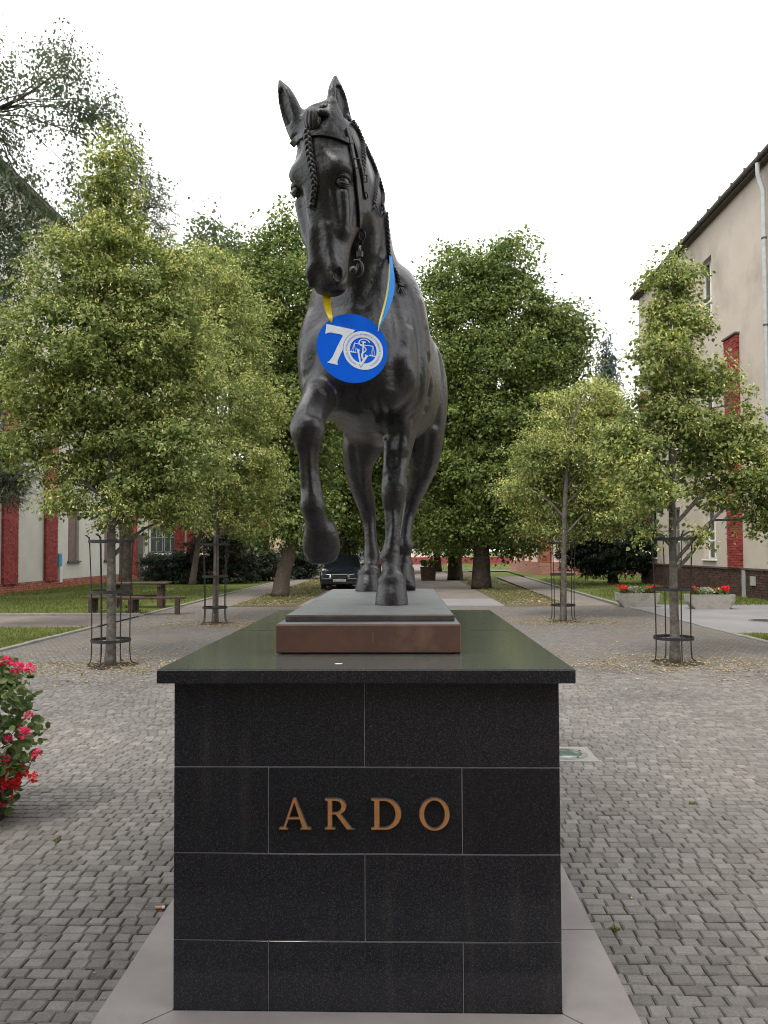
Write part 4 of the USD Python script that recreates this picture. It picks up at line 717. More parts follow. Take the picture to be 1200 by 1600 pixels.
# concrete planters
mottled('planter_concrete', (.22, .205, .18), (.33, .315, .285), scale=4, rough=.9, bump=.5, bscale=90, spec=.2, c3=(.27, .25, .22))
def flower_head(c, r, n, rgf): 
    d = unit(rgf.normal(size=(n, 3))+[0, 0, .5]); return scatter((np.array([[0, 0, 0], [-.34, .5, .10], [-.2, .95, .0], [.2, .95, .0], [.34, .5, .10]]), np.array([[0, 4, 3], [0, 3, 2], [0, 2, 1]])), np.asarray(c)+d*r*.55, unit(np.cross(d, rgf.normal(size=(n, 3)))+d*.45), d, r*.75*rgf.uniform(.7, 1.2, n))
def planter(label, loc, seed, L):
    r = np.random.default_rng(seed); t = thing('concrete_planter', label, 'planter', (loc[0], loc[1], -.03), 0, 'concrete planters on the side drive')
    pr = Polygon([(-L/2, .42), (-L/2, .22), (-L/2+.18, 0), (L/2-.18, 0), (L/2, .22), (L/2, .42)])
    tr = manifold3d.Manifold.hull_points(np.array([[x, y*(1 if z > .3 else .85), z] for x, z in pr.exterior.coords[:-1] for y in (-.25, .25)]))
    tr = tr-manifold3d.Manifold.cube([L-.12, .38, .2]).translate([-L/2+.06, -.19, .30]); obj('trough', tr, 'planter_concrete', t); obj('soil', bx(-L/2+.065, L/2-.065, -.185, .185, .29, .36), 'dark_soil', t)
    x = r.uniform(-L/2+.1, L/2-.1, 420); P = np.c_[x, r.uniform(-.16, .16, 420), .40+.14*r.random(420)]; gy = np.abs(x+L*.08) < L*.13
    A = scatter(LEAF6, P[~gy], unit(r.normal(size=((~gy).sum(), 3))+[0, 0, .3]), unit(r.normal(size=((~gy).sum(), 3))+[0, 0, 1]), .075); obj('leaves', A, 'geranium_leaf', t, kind='stuff')
    n = 330; Pg = np.c_[r.normal(-L*.08, L*.075, n), r.uniform(-.18, .18, n), .38+.20*r.random(n)]; obj('grey_leaves', scatter(LEAF4, Pg, unit(r.normal(size=(n, 3))+[0, 0, .5]), unit(r.normal(size=(n, 3))+[0, 0, 1]), .07), 'grey_leaf', t, kind='stuff')
    for k in range(17):
        xx = r.choice([r.uniform(-L*.44, -L*.24), r.uniform(.08*L, .44*L), r.uniform(.08*L, .44*L)]); obj('flower_head', flower_head([xx, r.uniform(-.2, .14), .52+.09*r.random()], .062, 26, r), 'red_petal', t)
b0, b1 = gat(968, 949), gat(1033, 949); _PL = .86; planter('weathered concrete planter of red geraniums, left of the iron guard on the right', [(b0[0]+b1[0])/2, b0[1]+.25, 0], 1, b1[0]-b0[0])
b0, b1 = gat(1079, 952), gat(1151, 952); planter('weathered concrete planter of red geraniums before the brick pilaster, right of the iron guard', [(b0[0]+b1[0])/2, b0[1]+.25, 0], 2, b1[0]-b0[0])
# near geraniums spilling from a tiered stand
r = np.random.default_rng(21); gy_ = 4.85; gx0 = at(-42, 1100, gy_)[0]; T_ = thing('geranium_stand', 'tall stand of trailing red and pink geraniums at the left edge in the foreground', 'flowers', (gx0, gy_, 0))
obj('pole', tube([[0, 0, 0], [0, 0, 1.0]], .03, 10), 'black_iron', T_, smooth=30); obj('foot', xf(trimesh.creation.cylinder(.2, .03, sections=24), frame([0, 0, .016], [1, 0, 0], [0, 1, 0], [0, 0, 1])), 'black_iron', T_)
for z in (.22, .52, .82):
    pr = np.array([[.05, z-.12], [.15, z-.08], [.19, z+.02], [.195, z+.05], [.17, z+.05], [.16, z], [.001, z]]); obj('bowl', trimesh.creation.revolve(pr, sections=24), 'planter_concrete', T_)
hl = np.array([[0, 0, 0]]+[[.5*math.sin(a)*(1+.08*math.cos(5*a)), .45-.5*math.cos(a)*(1+.08*math.cos(5*a)), .06+.05*math.cos(5*a)] for a in np.linspace(.35, 2*np.pi-.35, 11)]+[[0, .42, -.06]])
GLEAF = (hl, np.array([(12, k, k+1) for k in range(1, 11)]+[(12, 0, 1), (12, 11, 0)]))
N_ = 1500; th = r.random(N_)*2*np.pi; zz = r.random(N_)**.9*.92+.06; prof_ = .17+.17*np.sin(np.clip(zz/.98, 0, 1)*np.pi)**.6; rad = prof_*(.55+.5*r.random(N_)); lump = .8+.45*meshkit.noise(np.c_[np.cos(th)*2.2, np.sin(th)*2.2, zz*6], 4)
P = np.c_[rad*lump*np.cos(th), rad*lump*np.sin(th), zz]; dirs = unit(np.c_[np.cos(th), np.sin(th), np.full(N_, -.15)]); fw = unit(dirs*.8+r.normal(size=(N_, 3))*.6); nm = unit(dirs*.7+r.normal(size=(N_, 3))*.45+[0, 0, .75]); sz = .055*r.uniform(.55, 1.2, N_)
w_ = P+[gx0, gy_, 0]; z_ = (w_-CAM)@_d; px = 600+FOC*((w_-CAM)@_r)/z_; order = np.argsort(-px-.0*z_); single = [i for i in order if P[i, 1] < .12][:230]; sset = set(single)
for i in single: obj('leaf', scatter(GLEAF, P[i:i+1], fw[i:i+1], nm[i:i+1], sz[i:i+1]), 'geranium_leaf', T_)
k_ = np.array([i for i in range(N_) if i not in sset]); obj('further_leaves', scatter(GLEAF, P[k_], fw[k_], nm[k_], sz[k_]), 'geranium_leaf', T_, kind='stuff')
st = []
for hx, hy, rr, mm in ((10, 1035, 10, 'pink_petal'), (27, 1043, 10, 'pink_petal'), (48, 1045, 10, 'pink_petal'), (44, 1118, 7, 'pink_petal'), (28, 1136, 5, 'pink_petal'), (39, 1146, 9, 'pink_petal'), (13, 1155, 7, 'pink_petal'), (56, 1180, 9, 'pink_petal'), (9, 1187, 8, 'pink_petal'), (30, 1200, 8, 'red_petal'), (35, 1210, 10, 'red_petal'), (52, 1216, 9, 'red_petal'),
                       (3, 1222, 11, 'red_petal'), (17, 1230, 13, 'red_petal'), (10, 1207, 7, 'red_petal'), (2, 1258, 8, 'pink_petal'), (26, 1225, 8, 'red_petal'), (-20, 1040, 11, 'pink_petal'), (-30, 1150, 12, 'red_petal'), (-25, 1220, 12, 'red_petal'), (-60, 1060, 12, 'pink_petal'), (-80, 1180, 12, 'red_petal')):
    c = at(hx, hy, gy_-.14+.08*r.random())-[gx0, gy_, 0]; obj('flower_head', flower_head(c, rr*4.8/FOC, 34, r), mm, T_)
    st.append(tube([c*[.55, .5, 1]-[0, 0, .10], c*[.85, .85, 1]-[0, 0, .05], c], .0028, 4))
obj('stalks', st, 'geranium_leaf', T_, kind='stuff')
# sunken lamp
mat('lamp_glass', {'p': ('principled_bsdf', {'base_color': (.055, .085, .078), 'roughness': .08, 'coat_weight': .6})}); plain('steel', (.45, .44, .43), .3, .9)
G_ = thing('ground_light', 'round glass ground lamp let into a square pale slab right of the plinth', 'ground light', (GLX, GLY, 0))
sq = Polygon(rect(-GLS, GLS, -GLS, GLS)).difference(Point(0, 0).buffer(.175, 24)); obj('slab', xf(ext(sq, .04), frame([0, 0, -.036], [1, 0, 0], [0, 1, 0], [0, 0, 1])), 'kerb_concrete', G_)
obj('ring', xf(ext(Point(0, 0).buffer(.173, 24).difference(Point(0, 0).buffer(.135, 24)), .03), frame([0, 0, -.02], [1, 0, 0], [0, 1, 0], [0, 0, 1])), 'steel', G_, smooth=30); obj('glass', trimesh.creation.revolve(np.array([[.0001, .010], [.06, .009], [.11, .005], [.134, -.002], [.134, -.02], [.0001, -.02]]), sections=32), 'lamp_glass', G_, smooth=40)
for k in range(4): a = k*np.pi/2+.5; obj('screw', xf(trimesh.creation.cylinder(.008, .006, sections=8), frame([.153*math.cos(a), .153*math.sin(a), .012], [1, 0, 0], [0, 1, 0], [0, 0, 1])), 'black_iron', G_)
# odds and ends on the ground
b = gat(248, 1421); plain('filter_paper', (.55, .23, .10), .8); B_ = thing('cigarette_end', 'orange cigarette end beside the pale border left of the plinth', 'cigarette end', (b[0], b[1], .009), .1); obj('filter', xf(trimesh.creation.cylinder(.007, .03, sections=8), frame([0, 0, 0], [0, 1, 0], [0, 0, 1], [1, 0, 0])), 'filter_paper', B_); obj('ash_end', xf(trimesh.creation.cylinder(.0068, .012, sections=8), frame([.021, 0, 0], [0, 1, 0], [0, 0, 1], [1, 0, 0])), 'lime', B_)
for i, (px, py, lb) in enumerate(((962, 1452, 'small green weed in the setts close to the border on the right'), (1080, 1256, 'small green weed in the setts far right of the plinth'), (90, 1314, 'small green weed in the setts under the geraniums on the left'))):
    b = gat(px, py); n = 26; q = np.tile([0, 0, 0.], (n, 1)); q[:, :2] += LR_.normal(size=(n, 2))*.010; obj('weed', scatter(LEAF4, q+[b[0], b[1], 0], unit(LR_.normal(size=(n, 3))+[0, 0, .6]), unit(LR_.normal(size=(n, 3))+[0, 0, 1]), .017), 'grass_blade', label=lb, cat='weed')
b = gat(1196, 970); D_ = thing('manhole_cover', 'dark round manhole cover in the side drive at the right edge', 'manhole cover', (b[0], b[1], .0)); obj('lid', xf(trimesh.creation.cylinder(.30, .016, sections=32), frame([0, 0, .004], [1, 0, 0], [0, 1, 0], [0, 0, 1])), 'black_iron', D_); obj('rim', xf(ext(Point(0, 0).buffer(.36, 24).difference(Point(0, 0).buffer(.305, 24)), .014), frame([0, 0, -.004], [1, 0, 0], [0, 1, 0], [0, 0, 1])), 'steel', D_)
b = gat(669, 907); K = thing('flower_box', 'dark square planter box standing in the avenue by the old trunks', 'planter', (b[0], b[1], 0)); obj('box', manifold3d.Manifold.hull_points(np.array([[x*(.42 if z else .36), y*(.42 if z else .36), z] for x in (-1, 1) for y in (-1, 1) for z in (0, .72)])), 'dark_timber', K); n = 160; q = np.c_[LR_.uniform(-.38, .38, (n, 2)), .72+.3*LR_.random(n)]; obj('leaves', scatter(LEAF4, q, unit(LR_.normal(size=(n, 3))+[0, 0, 1]), unit(LR_.normal(size=(n, 3))), .16), 'old_linden_leaf', K, kind='stuff')
b = at(692, 885, 74); S_n = thing('notice_board', 'pale notice board on two posts far down the avenue', 'sign', (b[0], 74, 0)); obj('panel', bx(-.58, .58, -.03, .03, 1.15, 1.85, .01), 'white_enamel', S_n)
for s in (-.45, .45): obj('post', bx(s-.04, s+.04, .035, .10, 0, 1.9), 'zinc', S_n)
plain('yellow_tape', (.70, .60, .05), .6)
b = gat(538, 917); obj('trunk_band', xf(trimesh.creation.annulus(.315, .335, .10, sections=24), frame([at(538, 898, b[1])[0], b[1], at(538, 898, b[1])[2]], [1, 0, 0], [0, 1, 0], [0, 0, 1])), 'yellow_tape', label='yellow band tied round the old linden trunk beside the car', cat='band')

# ------------------------------------------------------------------ cars
mat('dark_paint', {'p': ('principled_bsdf', {'base_color': (.008, .012, .018), 'roughness': .25, 'coat_weight': 1.0, 'coat_roughness': .04})}); plain('tyre', (.015, .015, .015), .9); plain('alloy', (.4, .4, .41), .35, .8); plain('plate_white', (.75, .75, .75), .4); plain('black_plastic', (.012, .012, .013), .5)
mat('car_glass', {'p': ('principled_bsdf', {'base_color': (.010, .013, .015), 'roughness': .04, 'specular_ior_level': .7})}); mat('lamp_clear', {'p': ('principled_bsdf', {'base_color': (.62, .64, .66), 'roughness': .12, 'metallic': .5, 'coat_weight': 1.0})}); mat('lamp_red', {'p': ('principled_bsdf', {'base_color': (.45, .01, .015), 'roughness': .15, 'coat_weight': 1.0})}); plain('letters_black', (.01, .01, .01), .6)
def hullm(pts): return manifold3d.Manifold.hull_points(np.array(pts, float))
def sec(y, w, z0, z1, c=.08): return [(sx*(w-a), y, z) for sx in (-1, 1) for a, z in ((c, z0), (0, z0+c), (0, z1-c), (c, z1))]
def hull_chain(S): 
    m = None
    for a, b in zip(S[:-1], S[1:]): h = hullm(a+b); m = h if m is None else m+h
    return m
def wheels(t, ys, r=.31, w=.84):
    for y in ys:
        for s in (-1, 1):
            W = obj('wheel', xf(trimesh.creation.revolve(np.array([[.20, -.1], [r-.03, -.1], [r, -.07], [r, .07], [r-.03, .1], [.20, .1]]), sections=24), frame([s*(w-.10), y, r], [0, 1, 0], [0, 0, 1], [1, 0, 0])), 'tyre', t); obj('rim', xf(trimesh.creation.cylinder(.205, .14, sections=18), frame([s*(w-.09), y, r], [0, 1, 0], [0, 0, 1], [1, 0, 0])), 'alloy', W)
def saloon(loc):
    t = thing('parked_car', 'dark blue saloon car seen from the front, parked beyond the statue plate', 'car', loc)
    body = hull_chain([sec(-.02, .70, .28, .62), sec(.12, .82, .22, .72), sec(.5, .865, .2, .80), sec(1.15, .875, .2, .92), sec(3.5, .875, .2, .96), sec(4.2, .86, .22, .95), sec(4.45, .78, .3, .80)])
    obj('body', body, 'dark_paint', t, smooth=35)
    obj('cabin', hullm([(s*.80, 1.15, .92) for s in (-1, 1)]+[(s*.57, 2.0, 1.42) for s in (-1, 1)]+[(s*.60, 1.95, 1.40) for s in (-1, 1)]+[(s*.57, 3.1, 1.43) for s in (-1, 1)]+[(s*.80, 3.95, .95) for s in (-1, 1)]), 'dark_paint', t)
    ws = np.array([[-.735, 1.215, .945], [.735, 1.215, .945], [.555, 1.935, 1.375], [-.555, 1.935, 1.375]]); ws[:, 1] -= .015; ws[:, 2] += .01
    obj('windscreen', (np.vstack([ws, ws+[0, .012, -.012]]), np.array([(0, 1, 2), (0, 2, 3), (4, 6, 5), (4, 7, 6), (0, 4, 5), (0, 5, 1), (1, 5, 6), (1, 6, 2), (2, 6, 7), (2, 7, 3), (3, 7, 4), (3, 4, 0)])), 'car_glass', t)
    for s in (-1, 1):
        q = np.array([[s*.800, 1.45, .98], [s*.805, 3.7, .99], [s*.600, 3.0, 1.38], [s*.600, 2.08, 1.38]]); q[:, 0] += s*.006; obj('side_window', (q, np.array([(0, 1, 2), (0, 2, 3)])), 'car_glass', t)
        obj('headlight', hullm([(s*.36, -.035, .53), (s*.74, .06, .54), (s*.36, -.025, .66), (s*.76, .09, .68), (s*.36, .1, .6), (s*.76, .2, .6)]), 'lamp_clear', t)
        obj('mirror', hullm([(s*.86, 1.35, .92), (s*1.02, 1.37, .93), (s*.86, 1.35, 1.04), (s*1.02, 1.38, 1.05), (s*.9, 1.47, .95), (s*1.0, 1.47, 1.03)]), 'dark_paint', t)
        obj('fog_lamp', bx(s*.55-.1, s*.55+.1, .005, .08, .33, .40, .01), 'lamp_clear', t)
    gr = obj('grille', bx(-.33, .33, -.055, .03, .535, .67, .015), 'alloy', t); obj('grille_mesh', bx(-.30, .30, -.062, .02, .555, .64), 'black_plastic', gr)
    bar = obj('bumper', bx(-.74, .74, -.045, .12, .36, .50, .03), 'dark_paint', t); obj('bumper_strip', bx(-.68, .68, -.055, .05, .42, .45, .004), 'black_plastic', bar)
    pl = obj('number_plate', bx(-.26, .26, -.075, -.058, .36, .47), 'plate_white', t)
    tx = meshkit.text_mesh('KE-622CO', .075, .004); tx.apply_translation([-tx.bounds[1, 0]/2, 0, 0]); obj('plate_characters', xf(tx, frame([0, -.0755, .377], [.9*.5/tx.extents[0], 0, 0], [0, 0, 1], [0, -1, 0])), 'letters_black', pl)
    for s in (-.3, .3): obj('wiper', tube([[s-.1, 1.18, .95], [s+.25, 1.30, 1.01]], .008, 5), 'black_plastic', t)
    wheels(t, (.85, 3.4))
b = gat(497, 934); saloon((at(532, 900, 32.6)[0], 32.2, 0))
def estate(loc):
    t = thing('parked_estate_car', 'dark estate car seen from behind, parked farther up behind the saloon', 'car', loc)
    obj('body', hull_chain([sec(0, .72, .35, .9), sec(.1, .86, .3, 1.0), sec(.6, .9, .26, 1.02), sec(3.4, .9, .26, 1.0), sec(4.3, .86, .28, .92), sec(4.6, .74, .35, .75)]), 'dark_paint', t, smooth=35)
    obj('cabin', hullm([(s*.84, .06, .98) for s in (-1, 1)]+[(s*.64, .35, 1.62) for s in (-1, 1)]+[(s*.64, 2.3, 1.64) for s in (-1, 1)]+[(s*.82, 3.2, 1.0) for s in (-1, 1)]), 'dark_paint', t)
    obj('rear_window', (np.array([[-.72, .10, 1.06], [.72, .10, 1.06], [.58, .30, 1.52], [-.58, .30, 1.52]])+[0, -.012, 0], np.array([(0, 1, 2), (0, 2, 3)])), 'car_glass', t)
    for s in (-1, 1): obj('tail_light', hullm([(s*.62, -.02, .82), (s*.86, .06, .82), (s*.68, .0, 1.14), (s*.84, .08, 1.14), (s*.7, .15, .9), (s*.84, .2, 1.0)]), 'lamp_red', t)
    obj('number_plate', bx(-.26, .26, -.03, .02, .72, .83), 'plate_white', t); obj('bumper', bx(-.78, .78, -.06, .12, .38, .56, .03), 'black_plastic', t); wheels(t, (.9, 3.5), .34, .88)
estate((at(572, 880, 46)[0], 46.5, 0))
from scipy.interpolate import PchipInterpolator, Akima1DInterpolator
from scipy.ndimage import gaussian_filter1d
from scipy.spatial import cKDTree
# ------------------------------------------------------------------ the bronze horse: one signed field, one skin
class Field:
    def __init__(s, lo, hi, h):
        s.lo, s.h = np.array(lo, float), h; s.n = np.ceil((np.array(hi)-s.lo)/h).astype(int)+1; s.prims = []; s.grp = 0
    def add(s, fn, lo, hi, k=.03, op='u', same=False):
        s.grp += not same; s.prims.append((fn, np.array(lo), np.array(hi), k, op, s.grp))
    def tube(s, nodes, up=(0, -1, 0), k=.03, op='u', sub=5, cap=.6, pw=2):
        """nodes: x y z a b; a = half width across, b = half width along 'up'. Measured from the nearest place on a fine spline."""
        N = spline(nodes, 24) if len(nodes) > 2 else np.linspace(nodes[0], nodes[1], 40)
        N = N[np.r_[True, np.linalg.norm(np.diff(N[:, :3], axis=0), axis=1) > 1e-5]]
        T = np.gradient(N[:, :3], axis=0); T /= np.linalg.norm(T, axis=1, keepdims=True)
        U = np.array(up, float)-T*(T@np.array(up, float))[:, None]; U /= np.linalg.norm(U, axis=1, keepdims=True); W = np.cross(T, U)
        tree, ds, n = cKDTree(N[:, :3]), np.r_[np.linalg.norm(np.diff(N[:, :3], axis=0), axis=1), 0], len(N)
        def fn(p):
            i = tree.query(p)[1]; q = p-N[i, :3]; e = (q*T[i]).sum(1)
            j = np.clip(i+np.sign(e).astype(int), 0, n-1); f = np.clip(np.abs(e)/np.maximum(np.linalg.norm(N[j, :3]-N[i, :3], axis=1), 1e-9), 0, 1)*(i != j)
            f = f[:, None]; M = N[i]*(1-f)+N[j]*f; w_, u_ = W[i]*(1-f)+W[j]*f, U[i]*(1-f)+U[j]*f
            q = p-M[:, :3]; a, b = M[:, 3], M[:, 4]; w, u = (q*w_).sum(1), (q*u_).sum(1)
            e = np.where(((i == 0) & (e < 0)) | ((i == n-1) & (e > 0)), e, 0); ce = cap*(a+b)/2
            if pw == 2:
                d = np.sqrt((w/a)**2+(u/b)**2+(e/ce)**2); g = np.sqrt((w/a**2)**2+(u/b**2)**2+(e/ce**2)**2)
                return np.where(d < 1e-3, -np.minimum(a, b), d*(d-1)/np.maximum(g, 1e-6))
            d = (np.abs(w/a)**pw+np.abs(u/b)**pw+np.abs(e/ce)**pw)**(1/pw)
            return np.where(d < 1e-3, -np.minimum(a, b), (d-1)*np.sqrt(w*w+u*u+e*e)/np.maximum(d, 1e-6))
        m = N[:, 3:].max()+.05
        s.add(fn, N[:, :3].min(0)-m, N[:, :3].max(0)+m, k, op)
    def loft(s, o, ax, up, nodes, k=.03, cap=.5, pw=2.4):
        """Sections across a straight axis: t, offset across, offset up, half width, half height."""
        o, ax = np.array(o, float), np.array(ax, float); ax /= np.linalg.norm(ax); U = np.array(up, float); U -= ax*(U@ax); U /= np.linalg.norm(U); W = np.cross(ax, U)
        N = np.array(nodes, float); C = PchipInterpolator(N[:, 0], N[:, 1:]); C2 = Akima1DInterpolator(N[:, 0], N[:, 1:]); lo_, hi_ = N[0, 0], N[-1, 0]
        tt = np.linspace(lo_, hi_, 400); TB = .5*C(tt)+.5*C2(tt); TB = gaussian_filter1d(TB, 7, axis=0, mode='nearest')
        def fn(p):
            q = p-o; t = q@ax; x = (np.clip(t, lo_, hi_)-lo_)/(hi_-lo_)*399; i = np.minimum(x.astype(int), 398); f = (x-i)[:, None]; M = TB[i]*(1-f)+TB[i+1]*f
            a, b = M[:, 2], M[:, 3]; w, u = q@W-M[:, 0], q@U-M[:, 1]; e = t-np.clip(t, lo_, hi_); ce = cap*(a+b)/2
            d = (np.abs(w/a)**pw+np.abs(u/b)**pw+np.abs(e/ce)**pw)**(1/pw)
            return np.where(d < 1e-3, -np.minimum(a, b), (d-1)*np.sqrt(w*w+u*u+e*e)/np.maximum(d, 1e-6))
        m = N[:, 3:].max()+np.abs(N[:, 1:3]).max()+.05; A, B = o+ax*lo_, o+ax*hi_
        s.add(fn, np.minimum(A, B)-m, np.maximum(A, B)+m, k)
    def ell(s, c, r, ax=None, k=.04, op='u'):
        c, r = np.array(c, float), np.array(r, float); M = np.eye(3) if ax is None else np.array(ax, float)
        def fn(p):
            q = (p-c)@M.T/r; d = np.linalg.norm(q, axis=1); g = np.linalg.norm(q/r, axis=1)
            return np.where(d < 1e-3, -r.min(), d*(d-1)/np.maximum(g, 1e-6))
        m = r.max()+.05; s.add(fn, c-m, c+m, k, op)
    def cap(s, a, b, ra, rb, k=.03, op='u'):
        a, b = np.array(a, float), np.array(b, float); ab = b-a
        def fn(p):
            c = np.clip((p-a)@ab/(ab@ab), 0, 1); return np.linalg.norm(p-a-c[:, None]*ab, axis=1)-(ra+(rb-ra)*c)
        m = max(ra, rb)+.05; s.add(fn, np.minimum(a, b)-m, np.maximum(a, b)+m, k, op)
    def plane(s, z, lo, hi):
        s.add(lambda p: z-p[:, 2], lo, hi, .004, 'i')
    def value(s, p):
        """The field at points p, block by block, each block only with the primitives that reach it; a tube's own segments join by a plain minimum."""
        key = np.floor((p-s.lo)/.12).astype(np.int64); key = (key[:, 0]*400+key[:, 1])*400+key[:, 2]
        order = np.argsort(key, kind='stable'); cuts = np.nonzero(np.diff(key[order]))[0]+1; out = np.empty(len(p))
        LO = np.array([q[1] for q in s.prims]); HI = np.array([q[2] for q in s.prims])
        for blk in np.split(order, cuts):
            q = p[blk]; near = np.nonzero(((LO < q.max(0)) & (HI > q.min(0))).all(1))[0]
            d = np.full(len(q), .2); cur = None
            for i in list(near)+[-1]:
                fn, _, _, k, op, grp = s.prims[i] if i >= 0 else (None, 0, 0, 0, 0, -1)
                if cur is not None and grp != cur[0]:
                    _, e, kk, o = cur; cur = None
                    if o == 'u': hh = np.maximum(kk-np.abs(d-e), 0)/kk; d = np.minimum(d, e)-hh*hh*kk*.25
                    elif o == 's': hh = np.maximum(kk-np.abs(d+e), 0)/kk; d = np.maximum(d, -e)+hh*hh*kk*.25
                    else: d = np.maximum(d, e)
                if i < 0: break
                e = fn(q); cur = (grp, e if cur is None else np.minimum(cur[1], e), k, op)
            out[blk] = d
        return out
    def skin(s, step=4):
        """Surface nets over the cells near the surface."""
        nc = (s.n+step-1)//step+1; g = np.stack(np.meshgrid(*[np.arange(k) for k in nc], indexing='ij'), -1).reshape(-1, 3)
        dc = s.value(s.lo+g*s.h*step).reshape(nc)
        near = np.abs(dc) < s.h*step*1.4
        D = np.zeros((nc*step), np.int8)
        # every fine point within a marked coarse block
        off = np.stack(np.meshgrid(*[np.arange(-step//2, step//2+1)]*3, indexing='ij'), -1).reshape(-1, 3)
        ii = np.argwhere(near)*step
        full = np.zeros(np.array(D.shape), bool)
        for o in off:
            q = np.clip(ii+o, 0, np.array(D.shape)-1); full[q[:, 0], q[:, 1], q[:, 2]] = True
        # sign of the rest: nearest coarse point
        c = np.arange(D.shape[0]), np.arange(D.shape[1]), np.arange(D.shape[2])
        rc = [np.clip(np.round(x/step).astype(int), 0, n-1) for x, n in zip(c, nc)]
        D = np.where(dc > 0, 1., -1.).astype(np.float32)[np.ix_(*rc)]
        pts = np.argwhere(full)
        D[full] = np.concatenate([s.value(s.lo+pts[i:i+400000]*s.h) for i in range(0, len(pts), 400000)]).astype(np.float32)
        return surface_nets(D, s.lo, s.h)
def surface_nets(D, lo, h):
    S = D < 0; sh = np.array(D.shape)
    c8 = [(i, j, k) for i in (0, 1) for j in (0, 1) for k in (0, 1)]
    sl = lambda o: tuple(slice(o[a], sh[a]-1+o[a]) for a in range(3))
    cnt = sum(S[sl(o)].astype(np.uint8) for o in c8); cells = np.argwhere((cnt > 0) & (cnt < 8))
    ID = np.full(sh-1, -1, np.int32); ID[tuple(cells.T)] = np.arange(len(cells))
    acc, num = np.zeros((len(cells), 3)), np.zeros(len(cells))
    V8 = {o: D[tuple((cells+o).T)].astype(float) for o in c8}
    for a in range(3):
        for o in c8:
            if o[a]: continue
            q = list(o); q[a] = 1; q = tuple(q); A, B = V8[o], V8[q]; m = (A < 0) != (B < 0)
            t = np.where(m, A/np.where(m, A-B, 1), 0); p = np.tile(np.array(o, float), (len(cells), 1)); p[:, a] = t
            acc[m] += p[m]; num[m] += 1
    V = lo+(cells+acc/num[:, None])*h; F = []
    for a in range(3):
        b, c = (a+1) % 3, (a+2) % 3
        s0 = [slice(0, n) for n in sh]; s1 = list(s0); s0[a] = slice(0, sh[a]-1); s1[a] = slice(1, sh[a])
        e = np.argwhere(S[tuple(s0)] != S[tuple(s1)]); e = e[(e[:, b] > 0) & (e[:, c] > 0) & (e[:, b] < sh[b]-1) & (e[:, c] < sh[c]-1)]
        flip = ~S[tuple(e.T)]
        eb, ec = np.eye(3, dtype=int)[b], np.eye(3, dtype=int)[c]
        q = np.stack([ID[tuple((e-o).T)] for o in (eb*0, eb, eb+ec, ec)], 1)
        q[flip] = q[flip][:, ::-1]
        F.append(q)
    q = np.vstack(F); q = q[(q >= 0).all(1)]
    return V, np.vstack([q[:, [0, 1, 2]], q[:, [0, 2, 3]]])
BASE_Z = 1.376
def nd(px, py, Y, a, b): return [*at(px, py, Y), a, b]
H = Field((-.52, 2.95, BASE_Z-.03), (.56, 5.75, 3.80), .0065)
# trunk: x y z, half width, half height
TR = [[-.045, 3.535, 2.545, .02, .03], [-.045, 3.555, 2.55, .075, .10], [-.045, 3.60, 2.555, .13, .17], [-.045, 3.66, 2.565, .18, .235], [-.043, 3.76, 2.59, .228, .305], [-.038, 3.90, 2.625, .265, .360], [-.02, 4.12, 2.68, .288, .42], [.01, 4.42, 2.645, .325, .392],
        [.035, 4.72, 2.66, .335, .385], [.055, 4.98, 2.725, .325, .36], [.075, 5.2, 2.75, .31, .34], [.085, 5.33, 2.72, .26, .29], [.085, 5.43, 2.66, .16, .2]]
H.loft((0, 0, 0), (0, 1, 0), (0, 0, 1), [[y, x, z, a, b] for x, y, z, a, b in TR], k=.03)
# neck
H.tube([[-.035, 4.10, 2.76, .215, .37], [-.05, 3.90, 2.99, .170, .300], [-.068, 3.71, 3.20, .143, .230], [-.108, 3.54, 3.355, .120, .175], [-.165, 3.40, 3.42, .095, .13]],
       up=(0, .6, .8), k=.14, sub=6)
# breast, shoulders, withers, croup
for sx in (-1, 1):
    H.ell((-.045+sx*.105, 3.70, 2.52), (.13, .10, .19), k=.10)                         # breast muscles
    H.ell((-.04+sx*.185, 3.92, 2.70), (.11, .20, .34), k=.12)                          # shoulder
    H.ell((.075+sx*.19, 5.12, 2.66), (.16, .27, .33), k=.08)                           # croup and thigh
H.cap((-.02, 4.0, 3.05), (0, 4.5, 3.02), .06, .05, k=.10)
# standing fore leg
H.ell(at(634, 588, 3.92), (.088, .14, .20), k=.09)
H.tube([nd(630, 560, 3.98, .10, .18), nd(632, 605, 4.02, .100, .16), nd(630, 645, 4.04, .090, .122), nd(624, 690, 4.02, .075, .092), nd(617, 735, 4.0, .062, .068), nd(615.5, 762, 3.985, .066, .066),
        nd(614, 780, 3.99, .058, .060), nd(613.5, 800, 4.0, .044, .052), nd(613.5, 838, 4.0, .038, .049), nd(611, 858, 4.01, .044, .053), nd(609, 871, 4.01, .054, .057), nd(611, 886, 3.99, .045, .046), nd(612, 900, 3.965, .054, .052)], k=.05, sub=6)
_f = at(612, 905, 3.965)
H.tube([[_f[0], 3.97, BASE_Z+.122, .064, .066], [_f[0], 3.955, BASE_Z+.108, .074, .077], [_f[0], 3.95, BASE_Z+.092, .0715, .076], [_f[0], 3.94, BASE_Z+.035, .080, .09], [_f[0], 3.935, BASE_Z-.02, .085, .097]], k=.010, sub=4)
